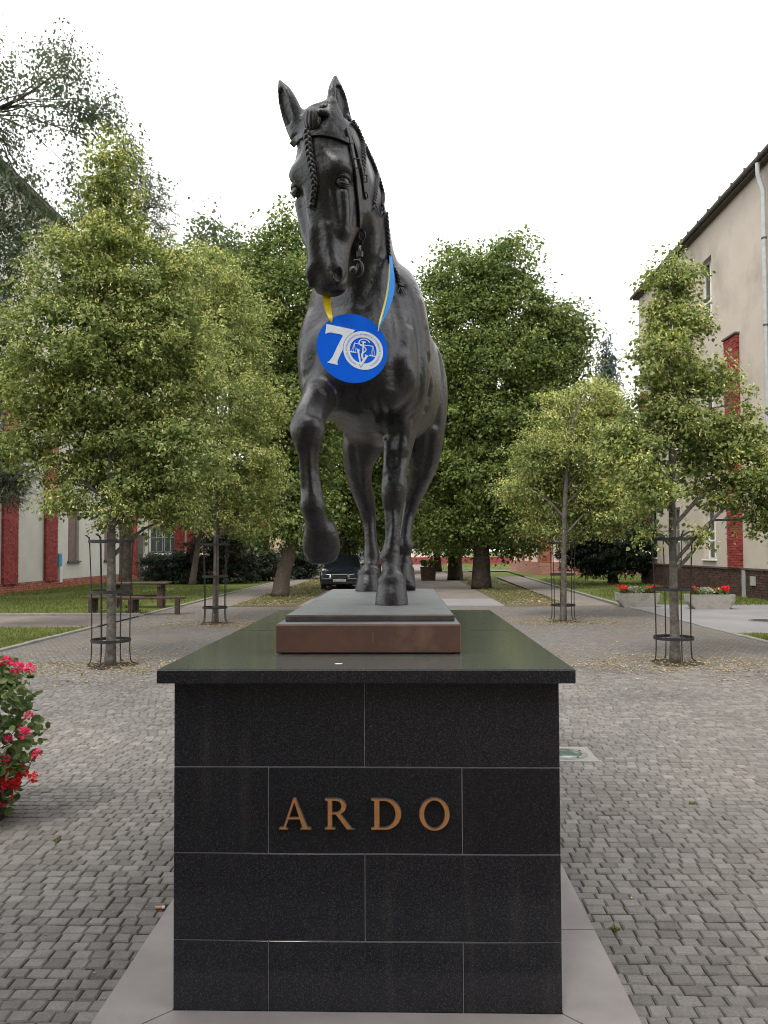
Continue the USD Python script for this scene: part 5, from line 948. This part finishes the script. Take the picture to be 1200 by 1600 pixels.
# raised fore leg
H.ell(at(506, 590, 3.90), (.095, .14, .19), k=.09)
H.tube([nd(520, 600, 3.98, .10, .13), nd(508, 608, 3.78, .098, .108), nd(495, 630, 3.58, .077, .080), nd(484, 652, 3.44, .070, .072), nd(480.5, 670, 3.405, .077, .067), nd(481, 689, 3.41, .065, .062),
        nd(482, 712, 3.43, .045, .055), nd(484, 745, 3.46, .043, .053), nd(487, 772, 3.48, .049, .058), nd(489, 791, 3.49, .057, .062), nd(493, 811, 3.53, .049, .052), nd(498, 824, 3.58, .060, .055)], k=.05, sub=6)
H.tube([nd(499, 820, 3.575, .068, .058), nd(501, 832, 3.59, .078, .066), nd(502, 848, 3.62, .087, .072), nd(502.5, 862, 3.64, .083, .072), nd(503, 872, 3.65, .070, .062)], k=.012, sub=5, cap=.3)
# hind leg on the ground (viewer's left)
H.tube([nd(606, 560, 4.98, .17, .24), nd(588, 640, 4.90, .165, .22), nd(570, 685, 4.93, .138, .18), nd(561, 722, 5.04, .100, .12), nd(563, 755, 5.18, .075, .088), nd(570, 780, 5.29, .067, .086), nd(574, 796, 5.33, .058, .072),
        nd(577, 816, 5.34, .045, .055), nd(579.5, 846, 5.335, .043, .052), nd(581, 868, 5.33, .056, .058), nd(579.5, 883, 5.30, .047, .047), nd(578, 894, 5.27, .058, .055)], k=.06, sub=6)
H.cap(at(571, 768, 5.38), at(574, 792, 5.40), .034, .03, k=.04)
_h = at(576, 900, 5.245)
H.tube([[_h[0], 5.27, BASE_Z+.122, .068, .068], [_h[0], 5.255, BASE_Z+.108, .078, .08], [_h[0], 5.25, BASE_Z+.092, .075, .079], [_h[0], 5.235, BASE_Z+.03, .086, .094], [_h[0], 5.23, BASE_Z-.02, .090, .1]], k=.010, sub=4)
# hind leg with the heel raised (viewer's right)
H.tube([nd(640, 560, 5.02, .17, .25), nd(659, 640, 5.06, .145, .22), nd(663, 690, 5.10, .122, .165), nd(661, 725, 5.20, .095, .115), nd(653, 755, 5.33, .074, .09), nd(645, 778, 5.42, .060, .082), nd(640, 797, 5.43, .050, .066),
        nd(636, 815, 5.41, .042, .052), nd(633, 838, 5.38, .043, .052), nd(633, 851, 5.36, .054, .058), nd(632, 868, 5.37, .044, .046), nd(632, 880, 5.36, .060, .055)], k=.06, sub=6)
H.cap(at(649, 766, 5.49), at(646, 790, 5.50), .034, .03, k=.04)
_h = at(630, 900, 5.35)
H.tube([[_h[0]+.01, 5.365, BASE_Z+.150, .068, .066], [_h[0], 5.34, BASE_Z+.120, .077, .075], [_h[0], 5.29, BASE_Z+.04, .083, .08], [_h[0], 5.27, BASE_Z+.012, .084, .06]], k=.010, sub=4, cap=.2)
for (x, y, Y, r) in ((477, 665, 3.355, .030), (487, 664, 3.355, .028), (480, 682, 3.37, .030), (611, 757, 3.93, .026), (621, 757, 3.935, .026), (616, 771, 3.935, .028)): H.ell(at(x, y, Y), (r, r*.8, r*1.1), k=.03)
H.ell(at(613, 640, 3.99), (.06, .09, .12), k=.10)
H.cap(at(494, 600, 3.68), at(482, 645, 3.42), .012, .010, k=.04)
# muscle relief
H.ell(at(646, 560, 3.86), (.075, .12, .23), k=.035)                                   # point of the shoulder
H.ell(at(489, 556, 3.80), (.070, .12, .20), k=.05)
H.cap(at(646, 480, 3.84), at(650, 590, 3.86), .022, .026, k=.06)
H.cap(at(606, 690, 3.96), at(606, 735, 3.95), .012, .010, k=.05)
H.cap(at(632, 665, 3.93), at(624, 740, 3.94), .014, .010, k=.05)
# ---- head, in its own frame: across, front, down from the poll
P0, P1 = at(500, 168, 3.32), at(511, 466, 3.40)
DD = (P1-P0); HL = np.linalg.norm(DD); DD /= HL; S_ = HL/.70
_ya = math.radians(23); FF = np.array([-math.sin(_ya), -math.cos(_ya), 0]); FF -= DD*(FF@DD); FF /= np.linalg.norm(FF); LL = np.cross(DD, FF)
if LL[0] < 0: LL = -LL
def hp(l, f, d): return P0+(LL*l*1.1+FF*f+DD*d)*S_
HM = np.array([LL, FF, DD])
prof = [  # down, front, back, half width
    (.0, .020, -.10, .060), (.03, .040, -.13, .078), (.10, .062, -.17, .098), (.18, .073, -.205, .110), (.26, .076, -.235, .112), (.33, .070, -.245, .105), (.39, .064, -.205, .095), (.45, .058, -.145, .085),
    (.51, .053, -.105, .075), (.57, .049, -.085, .069), (.615, .042, -.078, .067), (.645, .025, -.075, .062), (.665, .0, -.07, .05)]
H.loft(P0, DD, FF, [[d*S_, 0, (f+b)/2*S_, a*S_*1.1, (f-b)/2*S_] for d, f, b, a in prof], k=.06, cap=.3)
for s in (-1, 1):
    H.ell(hp(s*.066, -.115, .285), (.050, .105, .125), HM, k=.05)                      # cheek
    H.ell(hp(s*.080, .024, .245), (.032, .044, .034), HM, k=.07)                       # brow
    H.ell(hp(s*.104, .034, .298), (.026, .040, .030), HM, k=.035, op='s')              # socket
    H.cap(hp(s*.084, .010, .345), hp(s*.070, .0, .46), .016, .008, k=.06)            # facial crest
    H.ell(hp(s*.052, .024, .618), (.022, .032, .044), HM, k=.035)                      # nostril wing
    H.ell(hp(s*.061, .034, .626), (.017, .019, .031), HM, k=.010, op='s')
    H.cap(hp(s*.077, -.045, .600), hp(s*.055, .0, .655), .004, .006, k=.012, op='s')   # mouth line
    H.cap(hp(s*.100, .035, .100), hp(s*.08, .06, .16), .012, .01, k=.06, op='s')       # temple hollow
    H.ell(hp(0, -.055, .640), (.045, .038, .040), HM, k=.03)                               # chin
H.ell(hp(0, .0, .650), (.044, .036, .034), HM, k=.03)                                  # upper lip
# ears
def ear(base, mid, tip, open_dir, w):
    b, m, t = (at(*x) for x in (base, mid, tip)); o = np.array(open_dir, float)
    H.tube([[*b, .046, .046], [*(b*.6+m*.4), w, .042], [*m, w, .036], [*(m*.5+t*.5), w*.78, .026], [*t, .010, .007]], up=o, k=.04, sub=6, cap=.5)
    sh = o/np.linalg.norm(o)*.032
    H.tube([[*(b*.65+m*.35+sh), w*.55, .028], [*(m+sh*.9), w*.66, .024], [*(m*.45+t*.55+sh*.5), w*.38, .015]], up=o, k=.006, op='s', sub=6, cap=.5)
ear((468, 210, 3.37), (452, 167, 3.36), (437, 127, 3.345), (-.8, -.5, .1), .056)
ear((527, 208, 3.35), (528, 166, 3.345), (524, 119, 3.33), (.80, -.55, .1), .063)
# furrows and ridges drawn on the finished skin: photo pixels, radius, depth
def onskin(px, py, ys=(2.95, 5.4)):
    t = np.arange(ys[0], ys[1], .016); p = at(px, py, 1.0); p = CAM+(p-CAM)*t[:, None]; d = H.value(p); k = np.nonzero(d < 0)[0]; q = p[k[0]] if len(k) else p[np.argmin(d)]
    e = .01; n = np.array([H.value((q+np.eye(3)[i]*e)[None])[0]-H.value((q-np.eye(3)[i]*e)[None])[0] for i in range(3)]); n /= np.linalg.norm(n); return q-n*H.value(q[None])[0], n
LINES = []
def line(pts, r, depth, k, op, ys=(2.95, 5.4)):
    N = []
    for i, (x, y) in enumerate(pts):
        q, n = onskin(x, y, ys); f = .35+.65*math.sin(math.pi*(i+.5)/len(pts)); off = r-depth*f if op == 's' else depth*f-r
        N.append([*(q+n*off), r, r])
    LINES.append((N, k, op))
for pts, r, d in ((((592, 395), (588, 420), (580, 450), (570, 482)), .03, .012), (((612, 465), (620, 495), (624, 530), (621, 565), (614, 600)), .035, .014), (((636, 455), (648, 490), (655, 530), (657, 580), (652, 620)), .03, .010), (((668, 520), (672, 560), (671, 600), (664, 640)), .03, .016),
                  (((687, 555), (690, 590), (688, 625), (680, 662)), .03, .016), (((622, 655), (620, 690), (616, 725)), .018, .007), (((638, 650), (635, 690), (629, 725)), .018, .007), (((503, 614), (496, 630), (489, 646)), .02, .007), (((491, 700), (493, 730), (495, 765)), .012, .005), (((474, 700), (474, 730), (475, 765)), .012, .005),
                  (((553, 602), (555, 620), (557, 640)), .03, .010), (((672, 680), (668, 710), (660, 745)), .025, .008), (((553, 700), (556, 730), (562, 760)), .02, .006), (((607, 795), (607, 820), (605, 850)), .010, .004), (((621, 795), (621, 820), (620, 850)), .010, .004),
                  (((524, 300), (528, 325), (532, 350)), .016, .006), (((470, 300), (475, 330), (482, 360)), .016, .005), (((546, 300), (545, 325), (543, 350)), .012, .004), (((620, 440), (632, 470), (640, 505)), .03, .008), (((590, 620), (597, 650), (600, 680)), .02, .008)):
    line(pts, r, d, .03, 's')
for pts, r, d in ((((535, 302), (538, 330), (539, 360)), .012, .004), (((513, 355), (516, 385), (520, 412)), .010, .003), (((488, 362), (489, 390), (490, 412)), .010, .003), (((632, 560), (642, 590), (640, 625)), .05, .012), (((500, 520), (486, 545), (484, 575)), .05, .008), (((630, 640), (627, 670), (622, 700)), .03, .006), (((576, 330), (580, 360), (582, 395)), .04, .008)):
    line(pts, r, d, .04, 'u')
for N, k, op in LINES: H.tube(N, up=(0, -1, .01), k=k, op=op)
H.plane(BASE_Z-.004, (-1, 2, 0), (1, 7, BASE_Z+.15))
# ------------------------------------------------------------------ statue: skin, tack, plaits, plate
mat('eye_bronze', {'p': ('principled_bsdf', {'base_color': (.006, .005, .005), 'roughness': .22, 'specular_ior_level': .7})})
mat('bronze', {'g': ('geometry', {}), 'n': ('noise_texture', {'scale': 5, 'detail': 6, 'roughness': .6}), 'n2': ('noise_texture', {'scale': 45, 'detail': 5, 'roughness': .65}), 'mp': ('mapping', {'scale': (30, 30, 3)}), 'n3': ('noise_texture', {'scale': 1.0, 'detail': 4}),
    'r': ('rgb_ramp', {'ramp': [(.3, (.0095, .0068, .0066)), (.55, (.0140, .0112, .0114)), (.75, (.026, .0252, .0285))]}), 'r3': ('rgb_ramp', {'ramp': [(.35, (.75, .72, .72)), (.65, (1.2, 1.2, 1.22))]}), 'm': ('mix_color', {'blend_type': 'multiply', 'fac': .8}),
    'mr': ('map_range', {'from_min': .3, 'from_max': .7, 'to_min': .24, 'to_max': .40, 'clamp': True}), 'b': ('bump', {'strength': .45, 'distance': .006}), 'n4': ('noise_texture', {'scale': 11, 'detail': 3}), 'b2': ('bump', {'strength': .30, 'distance': .03}), 'p': ('principled_bsdf', {'metallic': .0, 'specular_ior_level': .56, 'specular_tint': (.93, .97, 1.0)})},
    [('g.position', 'n.vector'), ('g.position', 'n2.vector'), ('g.position', 'mp.vector'), ('mp.vector', 'n3.vector'), ('n.fac', 'r.fac'), ('n3.fac', 'r3.fac'), ('r.color', 'm.a'), ('r3.color', 'm.b'), ('m.result', 'p.base_color'), ('n2.fac', 'mr.value'), ('mr.result', 'p.roughness'), ('n2.fac', 'b.height'), ('b.normal', 'p.normal'), ('g.position', 'n4.vector'), ('n4.fac', 'b2.height'), ('b2.normal', 'b.normal')])
plain('weld', (.19, .13, .10), .7)
ST = thing('bronze_horse_statue', 'dark bronze statue of a stepping horse with plaited mane on its bronze plate', 'statue', (0, 0, CAPZ))
down = frame([0, 0, -CAPZ], [1, 0, 0], [0, 1, 0], [0, 0, 1])
def part(name, mesh, m='bronze', parent=None, smooth=False, **k): return obj(name, xf(mesh, down), m, parent or ST, smooth, **k)
SKIN = H.skin()
part('body', SKIN, smooth=True)
_kd = cKDTree(SKIN[0])
def surf(px, py, off=0.0, ys=(2.95, 4.6)):
    """Where the ray through a photo pixel first meets the horse, lifted off its skin, with the way outwards there."""
    t = np.arange(ys[0], ys[1], .014); p = CAM+(at(px, py, 1.0)-CAM)*t[:, None]; d = H.value(p); k = np.nonzero(d < 0)[0]
    if len(k): i = k[0]; q = p[i-1]+(p[i]-p[i-1])*(d[i-1]/(d[i-1]-d[i]))
    else: q = p[np.argmin(d)]
    e = .006; g = H.value(np.vstack([q+np.eye(3)*e, q-np.eye(3)*e])); n = unit(g[:3]-g[3:])
    if not len(k): q = q-n*d.min()
    return q+n*off, n
def strap(name, pts, width, off=.004, th=.005, m='bronze', parent=None, n=6, wid=None):
    """A flat strap lying on the horse along photo pixels."""
    s = spline(np.array(pts, float), n); Q = [surf(x, y, off) for x, y in s]; P = np.array([q for q, _ in Q]); N = np.array([k for _, k in Q])
    P = gaussian_filter1d(P, 1.5, axis=0, mode='nearest'); N = unit(gaussian_filter1d(N, 1.5, axis=0, mode='nearest')); T = unit(np.gradient(P, axis=0)); W = unit(np.cross(T, N)); w = (np.interp(np.linspace(0, 1, len(P)), np.linspace(0, 1, len(wid)), wid) if wid else np.full(len(P), width))[:, None]/2
    V = np.stack([P-W*w-N*th, P-W*w+N*th*.5, P-W*w*.8+N*th, P+W*w*.8+N*th, P+W*w+N*th*.5, P+W*w-N*th], 1).reshape(-1, 3); F = []
    for i in range(len(P)-1):
        for k in range(6): a, b = i*6+k, i*6+(k+1) % 6; F += [(a, b, b+6), (a, b+6, a+6)]
    for k in range(1, 5): F += [(0, k+1, k), ((len(P)-1)*6, (len(P)-1)*6+k, (len(P)-1)*6+k+1)]
    return part(name, (V, np.array(F)), m, parent, smooth=30)
def plait(name, pts, r, off, pitch=.034, tail=0, parent=None, ys=(2.95, 4.6)):
    """A three-strand plait along photo pixels, ending in a loose tuft."""
    s = spline(np.array(pts, float), 8); P = np.array([surf(x, y, off, ys)[0] for x, y in s]); P = gaussian_filter1d(P, 2, axis=0, mode='nearest')
    seg = np.r_[0, np.cumsum(np.linalg.norm(np.diff(P, axis=0), axis=1))]; L = seg[-1]; u = np.linspace(0, L, int(L/.0045)+2); C = np.array([np.interp(u, seg, P[:, k]) for k in range(3)]).T
    T = unit(np.gradient(C, axis=0)); N = unit(CAM-C); W = unit(np.cross(T, N)); N = np.cross(W, T); tp = np.interp(u/L, [0, .1, .75, 1], [1.0, 1.0, .8, .6]); ms = []
    for k in range(3):
        ph = 2*np.pi*(u/(pitch*2)+k/3); ms.append(tube(C+W*(r*.62*tp*np.sin(ph))[:, None]+N*(r*.42*tp*np.sin(2*ph))[:, None], r*.58*tp, 7))
    e, t = C[-1], T[-1]; rr = np.random.default_rng(int(L*1e4))
    ms.append(tube([e-t*.004, e+t*.006], r*.75, 10))
    if tail:
        for k in range(9): d = unit(t+rr.normal(size=3)*.22); ms.append(tube([e, e+d*tail*.5+W[-1]*rr.normal()*r*.4, e+d*tail+W[-1]*rr.normal()*r*.8], [r*.36, r*.30, r*.05], 5))
    return part(name, cat_mesh(ms), 'bronze', parent, smooth=True)
def blob(name, c, rads, ax, parent=None, lines=0):
    m = trimesh.creation.icosphere(4); v = np.array(m.vertices)
    if lines: a = np.arctan2(v[:, 0], v[:, 1]); v = v*(1+.035*np.sin(a*lines+v[:, 2]*2))[:, None]
    return part(name, (np.asarray(c)+(v*np.array(rads))@np.asarray(ax), np.array(m.faces)), 'bronze', parent, smooth=True)
# eyes with their lids
for s_ in (-1, 1):
    E0, o_, h_, v_ = hp(s_*.084, .022, .294), unit(LL*s_*.72+FF*.69), unit(FF*.72-LL*s_*.69), DD
    m = trimesh.creation.icosphere(4, .030); ey = part('eye', (np.array(m.vertices)+E0, np.array(m.faces)), 'eye_bronze', smooth=True)
    def lid(nm, v, r, r2, sw=1.25):
        t = np.linspace(-sw, sw, 15); d = o_*(np.cos(t)*.95)[:, None]+h_*np.sin(t)[:, None]+v_*(v*np.cos(t)**.8+.16*(-t/sw))[:, None]
        part(nm, tube(E0+.030*r2*unit(d), r*(.35+.65*np.cos(t*.9)), 8), 'bronze', ey, smooth=True)
    lid('upper_lid', -.52, .0085, 1.04); lid('lower_lid', .50, .0065, 1.02); lid('lid_fold', -.92, .0065, 1.20, 1.15); lid('lid_fold', .86, .0050, 1.10, 1.1); lid('lid_fold', 1.25, .0040, 1.16, .9)
# forelock: gathered lock, knot and plait
c, n = surf(489, 189, .008); lk = blob('forelock', c, (.040, .027, .052), HM, lines=13)
c2 = at(508, 170, 3.30); blob('poll_knot', c2, (.030, .03, .020), HM, lk, 12); c3 = at(503, 178, 3.26); blob('poll_knot', c3, (.034, .03, .018), HM, lk, 12)
plait('forelock_plait', [(482, 202), (484, 226), (486, 247), (491, 270), (493, 291), (491, 309), (489, 321)], .0165, .010, .036, .022, lk)
# mane: plaits lying along the near side of the neck
ysn = (3.3, 4.6)
plait('mane_plait', [(548, 192), (561, 208), (566, 232), (567, 258), (565, 280)], .011, .006, .026, .0, None, ysn)
plait('mane_plait', [(548, 190), (567, 212), (580, 243), (588, 268), (586, 295), (583, 320)], .012, .006, .026, .05, None, ysn)
plait('mane_plait', [(575, 225), (588, 252), (594, 276), (597, 298), (596, 324)], .012, .006, .026, .06, None, ysn)
plait('mane_plait', [(601, 330), (603, 358), (605, 384), (608, 408), (620, 430), (625, 448)], .012, .004, .028, .06, None, (3.4, 4.8))
# bridle
br = strap('browband', [(456, 227), (465, 217), (478, 212), (500, 209), (520, 212), (536, 219), (548, 224)], .028, .005, .008)
ck = strap('cheek_strap', [(541, 200), (546, 222), (549, 240), (553, 262), (557, 285), (560, 312), (561, 338), (559, 356)], .020, .008, wid=[.020, .020, .020, .034, .036, .030, .014])
strap('throat_strap', [(543, 202), (552, 225), (558, 247), (564, 268), (566, 292), (570, 312)], .015, .007)
def ring(name, px, py, r, w, parent, off=.012, tilt=0, sq=False):
    q, n = surf(px, py, off); v = unit(CAM-q); a = unit(np.cross([0, 0, 1.0], v)); b = np.cross(v, a); t = np.linspace(0, 2*np.pi, 5 if sq else 25)+(np.pi/4 if sq else 0)
    P = np.array([q+r*(a*math.cos(x)*(.8 if not sq else 1)+b*math.sin(x)*(1.25 if sq else 1.1)) for x in t]); return part(name, tube(P, w, 7), 'bronze', parent, smooth=True)
ring('buckle', 552, 257, .020, .004, ck, .014, sq=True); ring('buckle', 565, 280, .016, .0035, ck, .014, sq=True); ring('buckle', 567, 306, .013, .003, ck, .012)
strap('keeper', [(543, 222), (549, 224)], .022, .010); 
ring('bit_ring', 562, 364, .019, .0045, ck, .016); ring('bit_ring', 562, 378, .014, .0045, ck, .016)
q = [at(562, 384, 3.29), at(562, 392, 3.285), at(562, 398, 3.285), at(560, 410, 3.28), at(557, 420, 3.28), at(552, 427, 3.28)]
sh = part('bit_shank', tube(spline(q, 5), [.006]*26, 8), smooth=True)
part('bit_collar', tube([q[2]-[0, 0, .012], q[2]+[0, 0, .012]], .015, 10), 'bronze', sh, smooth=30)
t = np.linspace(-1.9, 2.0, 22); c0 = at(557, 420, 3.275); part('curb_hook', tube([c0+np.array([.026*math.cos(x), 0, .036*math.sin(x)]) for x in t], np.interp(t, [-1.9, 0, 2], [.002, .006, .006]), 7), 'bronze', sh, smooth=True)
m = trimesh.creation.icosphere(3, .018); m.apply_translation(at(552, 422, 3.27)); part('bit_knob', m, 'bronze', sh, smooth=True)
# plate and stepped base
lo = part('base_block', bx(-.382, .370, 3.195, 5.60, CAPZ+.006, 1.348, .004), 'rust_bronze')
part('weld_seam', bx(.013, .0155, 3.1935, 3.196, CAPZ+.05, 1.315), 'weld', lo); part('base_gap', bx(-.36, .35, 3.21, 5.58, CAPZ, CAPZ+.006), 'black_iron', lo)
up_ = part('top_plate', bx(-.360, .352, 3.308, 5.499, 1.3495, BASE_Z, .004), 'plate_edge')
part('plate_surface', bx(-.354, .346, 3.314, 5.493, BASE_Z, BASE_Z+.0015), 'plate_bronze', up_); part('block_surface', bx(-.377, .365, 3.200, 5.595, 1.3482, 1.3494), 'plate_bronze', lo)

# ------------------------------------------------------------------ the medal round its neck
plain('medal_blue', (.0006, .115, .74), .5, spec=.12); plain('medal_white', (.72, .76, .82), .5); plain('ribbon_yellow', (.80, .58, .01), .45); plain('ribbon_blue', (.004, .21, .66), .5, spec=.2); plain('ribbon_cream', (.72, .60, .18), .5, spec=.2)
YM = 3.405; O = at(550, 544, YM); RM = 56.3*(YM)/FOC
# its plane: hung upright, its top leaning a little back
zx = unit(at(556, 544.5, YM)-O); zx[1] = 0; zx = unit(zx); zy = unit(np.array([0, .10, 1.0])); zn = np.cross(zx, zy); MM = frame(O, zx, zy, zn)
MD = thing('round_medal', 'blue round medal with a white 70 hung on a ribbon at the horse chest', 'medal')
k_ = YM/FOC
def mp(x, y): return ((470+x/7.06-550)*k_, -(460+y/7.06-544)*k_)        # a place on the medal, read off the enlarged photograph
def flat(polys, th, z): return xf(ext(polys, th), MM@frame([0, 0, z], [1, 0, 0], [0, 1, 0], [0, 0, 1]))
disc_p = Point(0, 0).buffer(RM, 48)
for hx, hy in ((330, 305), (860, 366)): disc_p = disc_p.difference(Point(*mp(hx, hy)).buffer(.005))
dk = obj('disc', flat(disc_p, .006, -.006), 'medal_blue', MD)
sev = Polygon([mp(*p) for p in ((276, 337), (600, 380), (582, 404), (520, 490), (478, 580), (430, 690), (402, 760), (402, 778), (412, 802), (286, 783), (318, 758), (352, 706), (400, 590), (464, 458), (440, 446), (330, 432), (298, 436), (278, 446), (266, 457))])
cx_, cy_ = mp(690, 610); ro, ri_ = 222/7.06*k_, 150/7.06*k_
sev = sev.difference(Point(cx_, cy_).buffer(ro+.0022, 32)); obj('figure_seven', flat(sev, .0012, .0002), 'medal_white', MD)
ring_p = Point(cx_, cy_).buffer(ro, 40).difference(Point(cx_, cy_).buffer(ri_, 40)); em = obj('emblem_ring', flat(ring_p, .0012, .0002), 'medal_white', MD)
def ln(pts, w): return LineString([mp(*p) for p in pts]).buffer(w/7.06*k_/2, 6)
sn = spline(np.array([(762, 512), (742, 490), (706, 478), (664, 488), (643, 518), (660, 550), (700, 568), (722, 596), (706, 624), (676, 646), (672, 672), (688, 694), (690, 716)], float), 5)
emb = U_([ln(sn, 11), ln([(694, 508), (680, 700)], 15), ln([(678, 512), (714, 512)], 14), ln([(592, 532), (650, 540), (692, 548), (740, 548), (800, 552)], 9), ln([(592, 532), (556, 634)], 4), ln([(592, 532), (604, 636)], 4), ln([(592, 532), (578, 634)], 4), ln([(546, 634), (608, 640)], 13),
          ln([(800, 552), (774, 660)], 4), ln([(800, 552), (824, 664)], 4), ln([(800, 552), (798, 662)], 4), ln([(764, 660), (824, 668)], 13)])
obj('emblem', flat(emb, .0010, .0003), 'medal_white', em)
vv = U_([Polygon([mp(*p) for p in ((612, 592), (654, 606), (645, 618), (666, 752), (716, 672), (706, 652), (752, 668), (738, 680), (664, 806), (650, 760), (622, 612))])]); obj('letter_v', flat(vv, .0014, .0003), 'medal_white', em)
obj('letter_v_outline', flat(ln([(650, 775), (664, 808), (690, 765)], 5), .0003, .0017), 'medal_blue', em)
txt = 'UNIVERZITA VETERINÁRSKEHO LEKÁRSTVA A FARMÁCIE V KOŠICIACH'; chm = []; cw = {}
for ch in set(txt)-{' '}: cw[ch] = meshkit.text_mesh(ch, .0068, .0004)
adv = [cw[c].bounds[1, 0]+.0011 if c != ' ' else .0038 for c in txt]; rt = (ro+ri_)/2-.0032; span = math.radians(310); sc = span*rt/sum(adv); a = math.radians(90+155)
for c, w in zip(txt, adv):
    mid = a-w*sc/2/rt
    if c != ' ':
        v, f = np.array(cw[c].vertices), np.array(cw[c].faces); v[:, 0] = (v[:, 0]-w/2)*sc; ca, sa = math.cos(mid-np.pi/2), math.sin(mid-np.pi/2)
        p = np.c_[v[:, 0]*ca-(v[:, 1]+rt)*sa+cx_, v[:, 0]*sa+(v[:, 1]+rt)*ca+cy_, v[:, 2]+.0015]; chm.append(xf((p, f), MM))
    a -= w*sc/rt
obj('ring_lettering', chm, 'medal_blue', em)
# ribbon: round the neck, both ends threaded through the holes
def band(name, rows, m, n=8, th=.0012):
    """rows: left edge and right edge points of a band."""
    A = spline(np.array([r_[0] for r_ in rows], float), n); B = spline(np.array([r_[1] for r_ in rows], float), n); T = unit(np.gradient((A+B)/2, axis=0)); N = unit(np.cross(B-A, T))*th
    V = np.stack([A-N, B-N, B+N, A+N], 1).reshape(-1, 3); F = []
    for i in range(len(A)-1):
        for k in range(4): p, q = i*4+k, i*4+(k+1) % 4; F += [(p, q, q+4), (p, q+4, p+4)]
    F += [(0, 1, 2), (0, 2, 3), (len(A)*4-4, len(A)*4-2, len(A)*4-3), (len(A)*4-4, len(A)*4-1, len(A)*4-2)]
    return obj(name, (V, np.array(F)), m, MD, smooth=40)
h1, h2 = (MM@np.r_[mp(330, 305), .002, 1])[:3], (MM@np.r_[mp(860, 366), .002, 1])[:3]
nb = lambda x, y, Y: at(x, y, Y)
band('ribbon', [(h1+[-.003, 0, -.004], h1+[.003, 0, -.004]), (nb(513.5, 497, 3.41), nb(519.5, 497, 3.41)), (nb(508, 484, 3.43), nb(518, 484, 3.43)), (nb(504.5, 468, 3.46), nb(516.5, 467, 3.46)), (nb(505, 450, 3.50), nb(517, 450, 3.50)), (nb(505, 425, 3.54), nb(517, 425, 3.54))], 'ribbon_yellow')
band('ribbon', [(h2+[-.002, 0, -.004], h2+[.004, 0, -.004]), (nb(593, 504, 3.42), nb(598.5, 502, 3.42)), (nb(598, 488, 3.45), nb(608, 482, 3.46)), (nb(604, 464, 3.50), nb(615, 460, 3.52)), (nb(607, 440, 3.56), nb(616.5, 436, 3.58)), (nb(608.5, 415, 3.62), nb(613.5, 412, 3.66)), (nb(607.5, 391, 3.70), nb(609.5, 389, 3.74))], 'ribbon_blue')
band('ribbon', [(h2+[-.003, -.002, -.004], h2+[.0, -.002, -.004]), (nb(592, 504, 3.415), nb(595, 503, 3.415)), (nb(596.5, 488, 3.445), nb(600, 485, 3.445)), (nb(602.5, 464, 3.495), nb(605.2, 461, 3.495)), (nb(606, 440, 3.555), nb(608, 437, 3.555)), (nb(607.8, 415, 3.615), nb(609, 412, 3.615))], 'ribbon_cream')
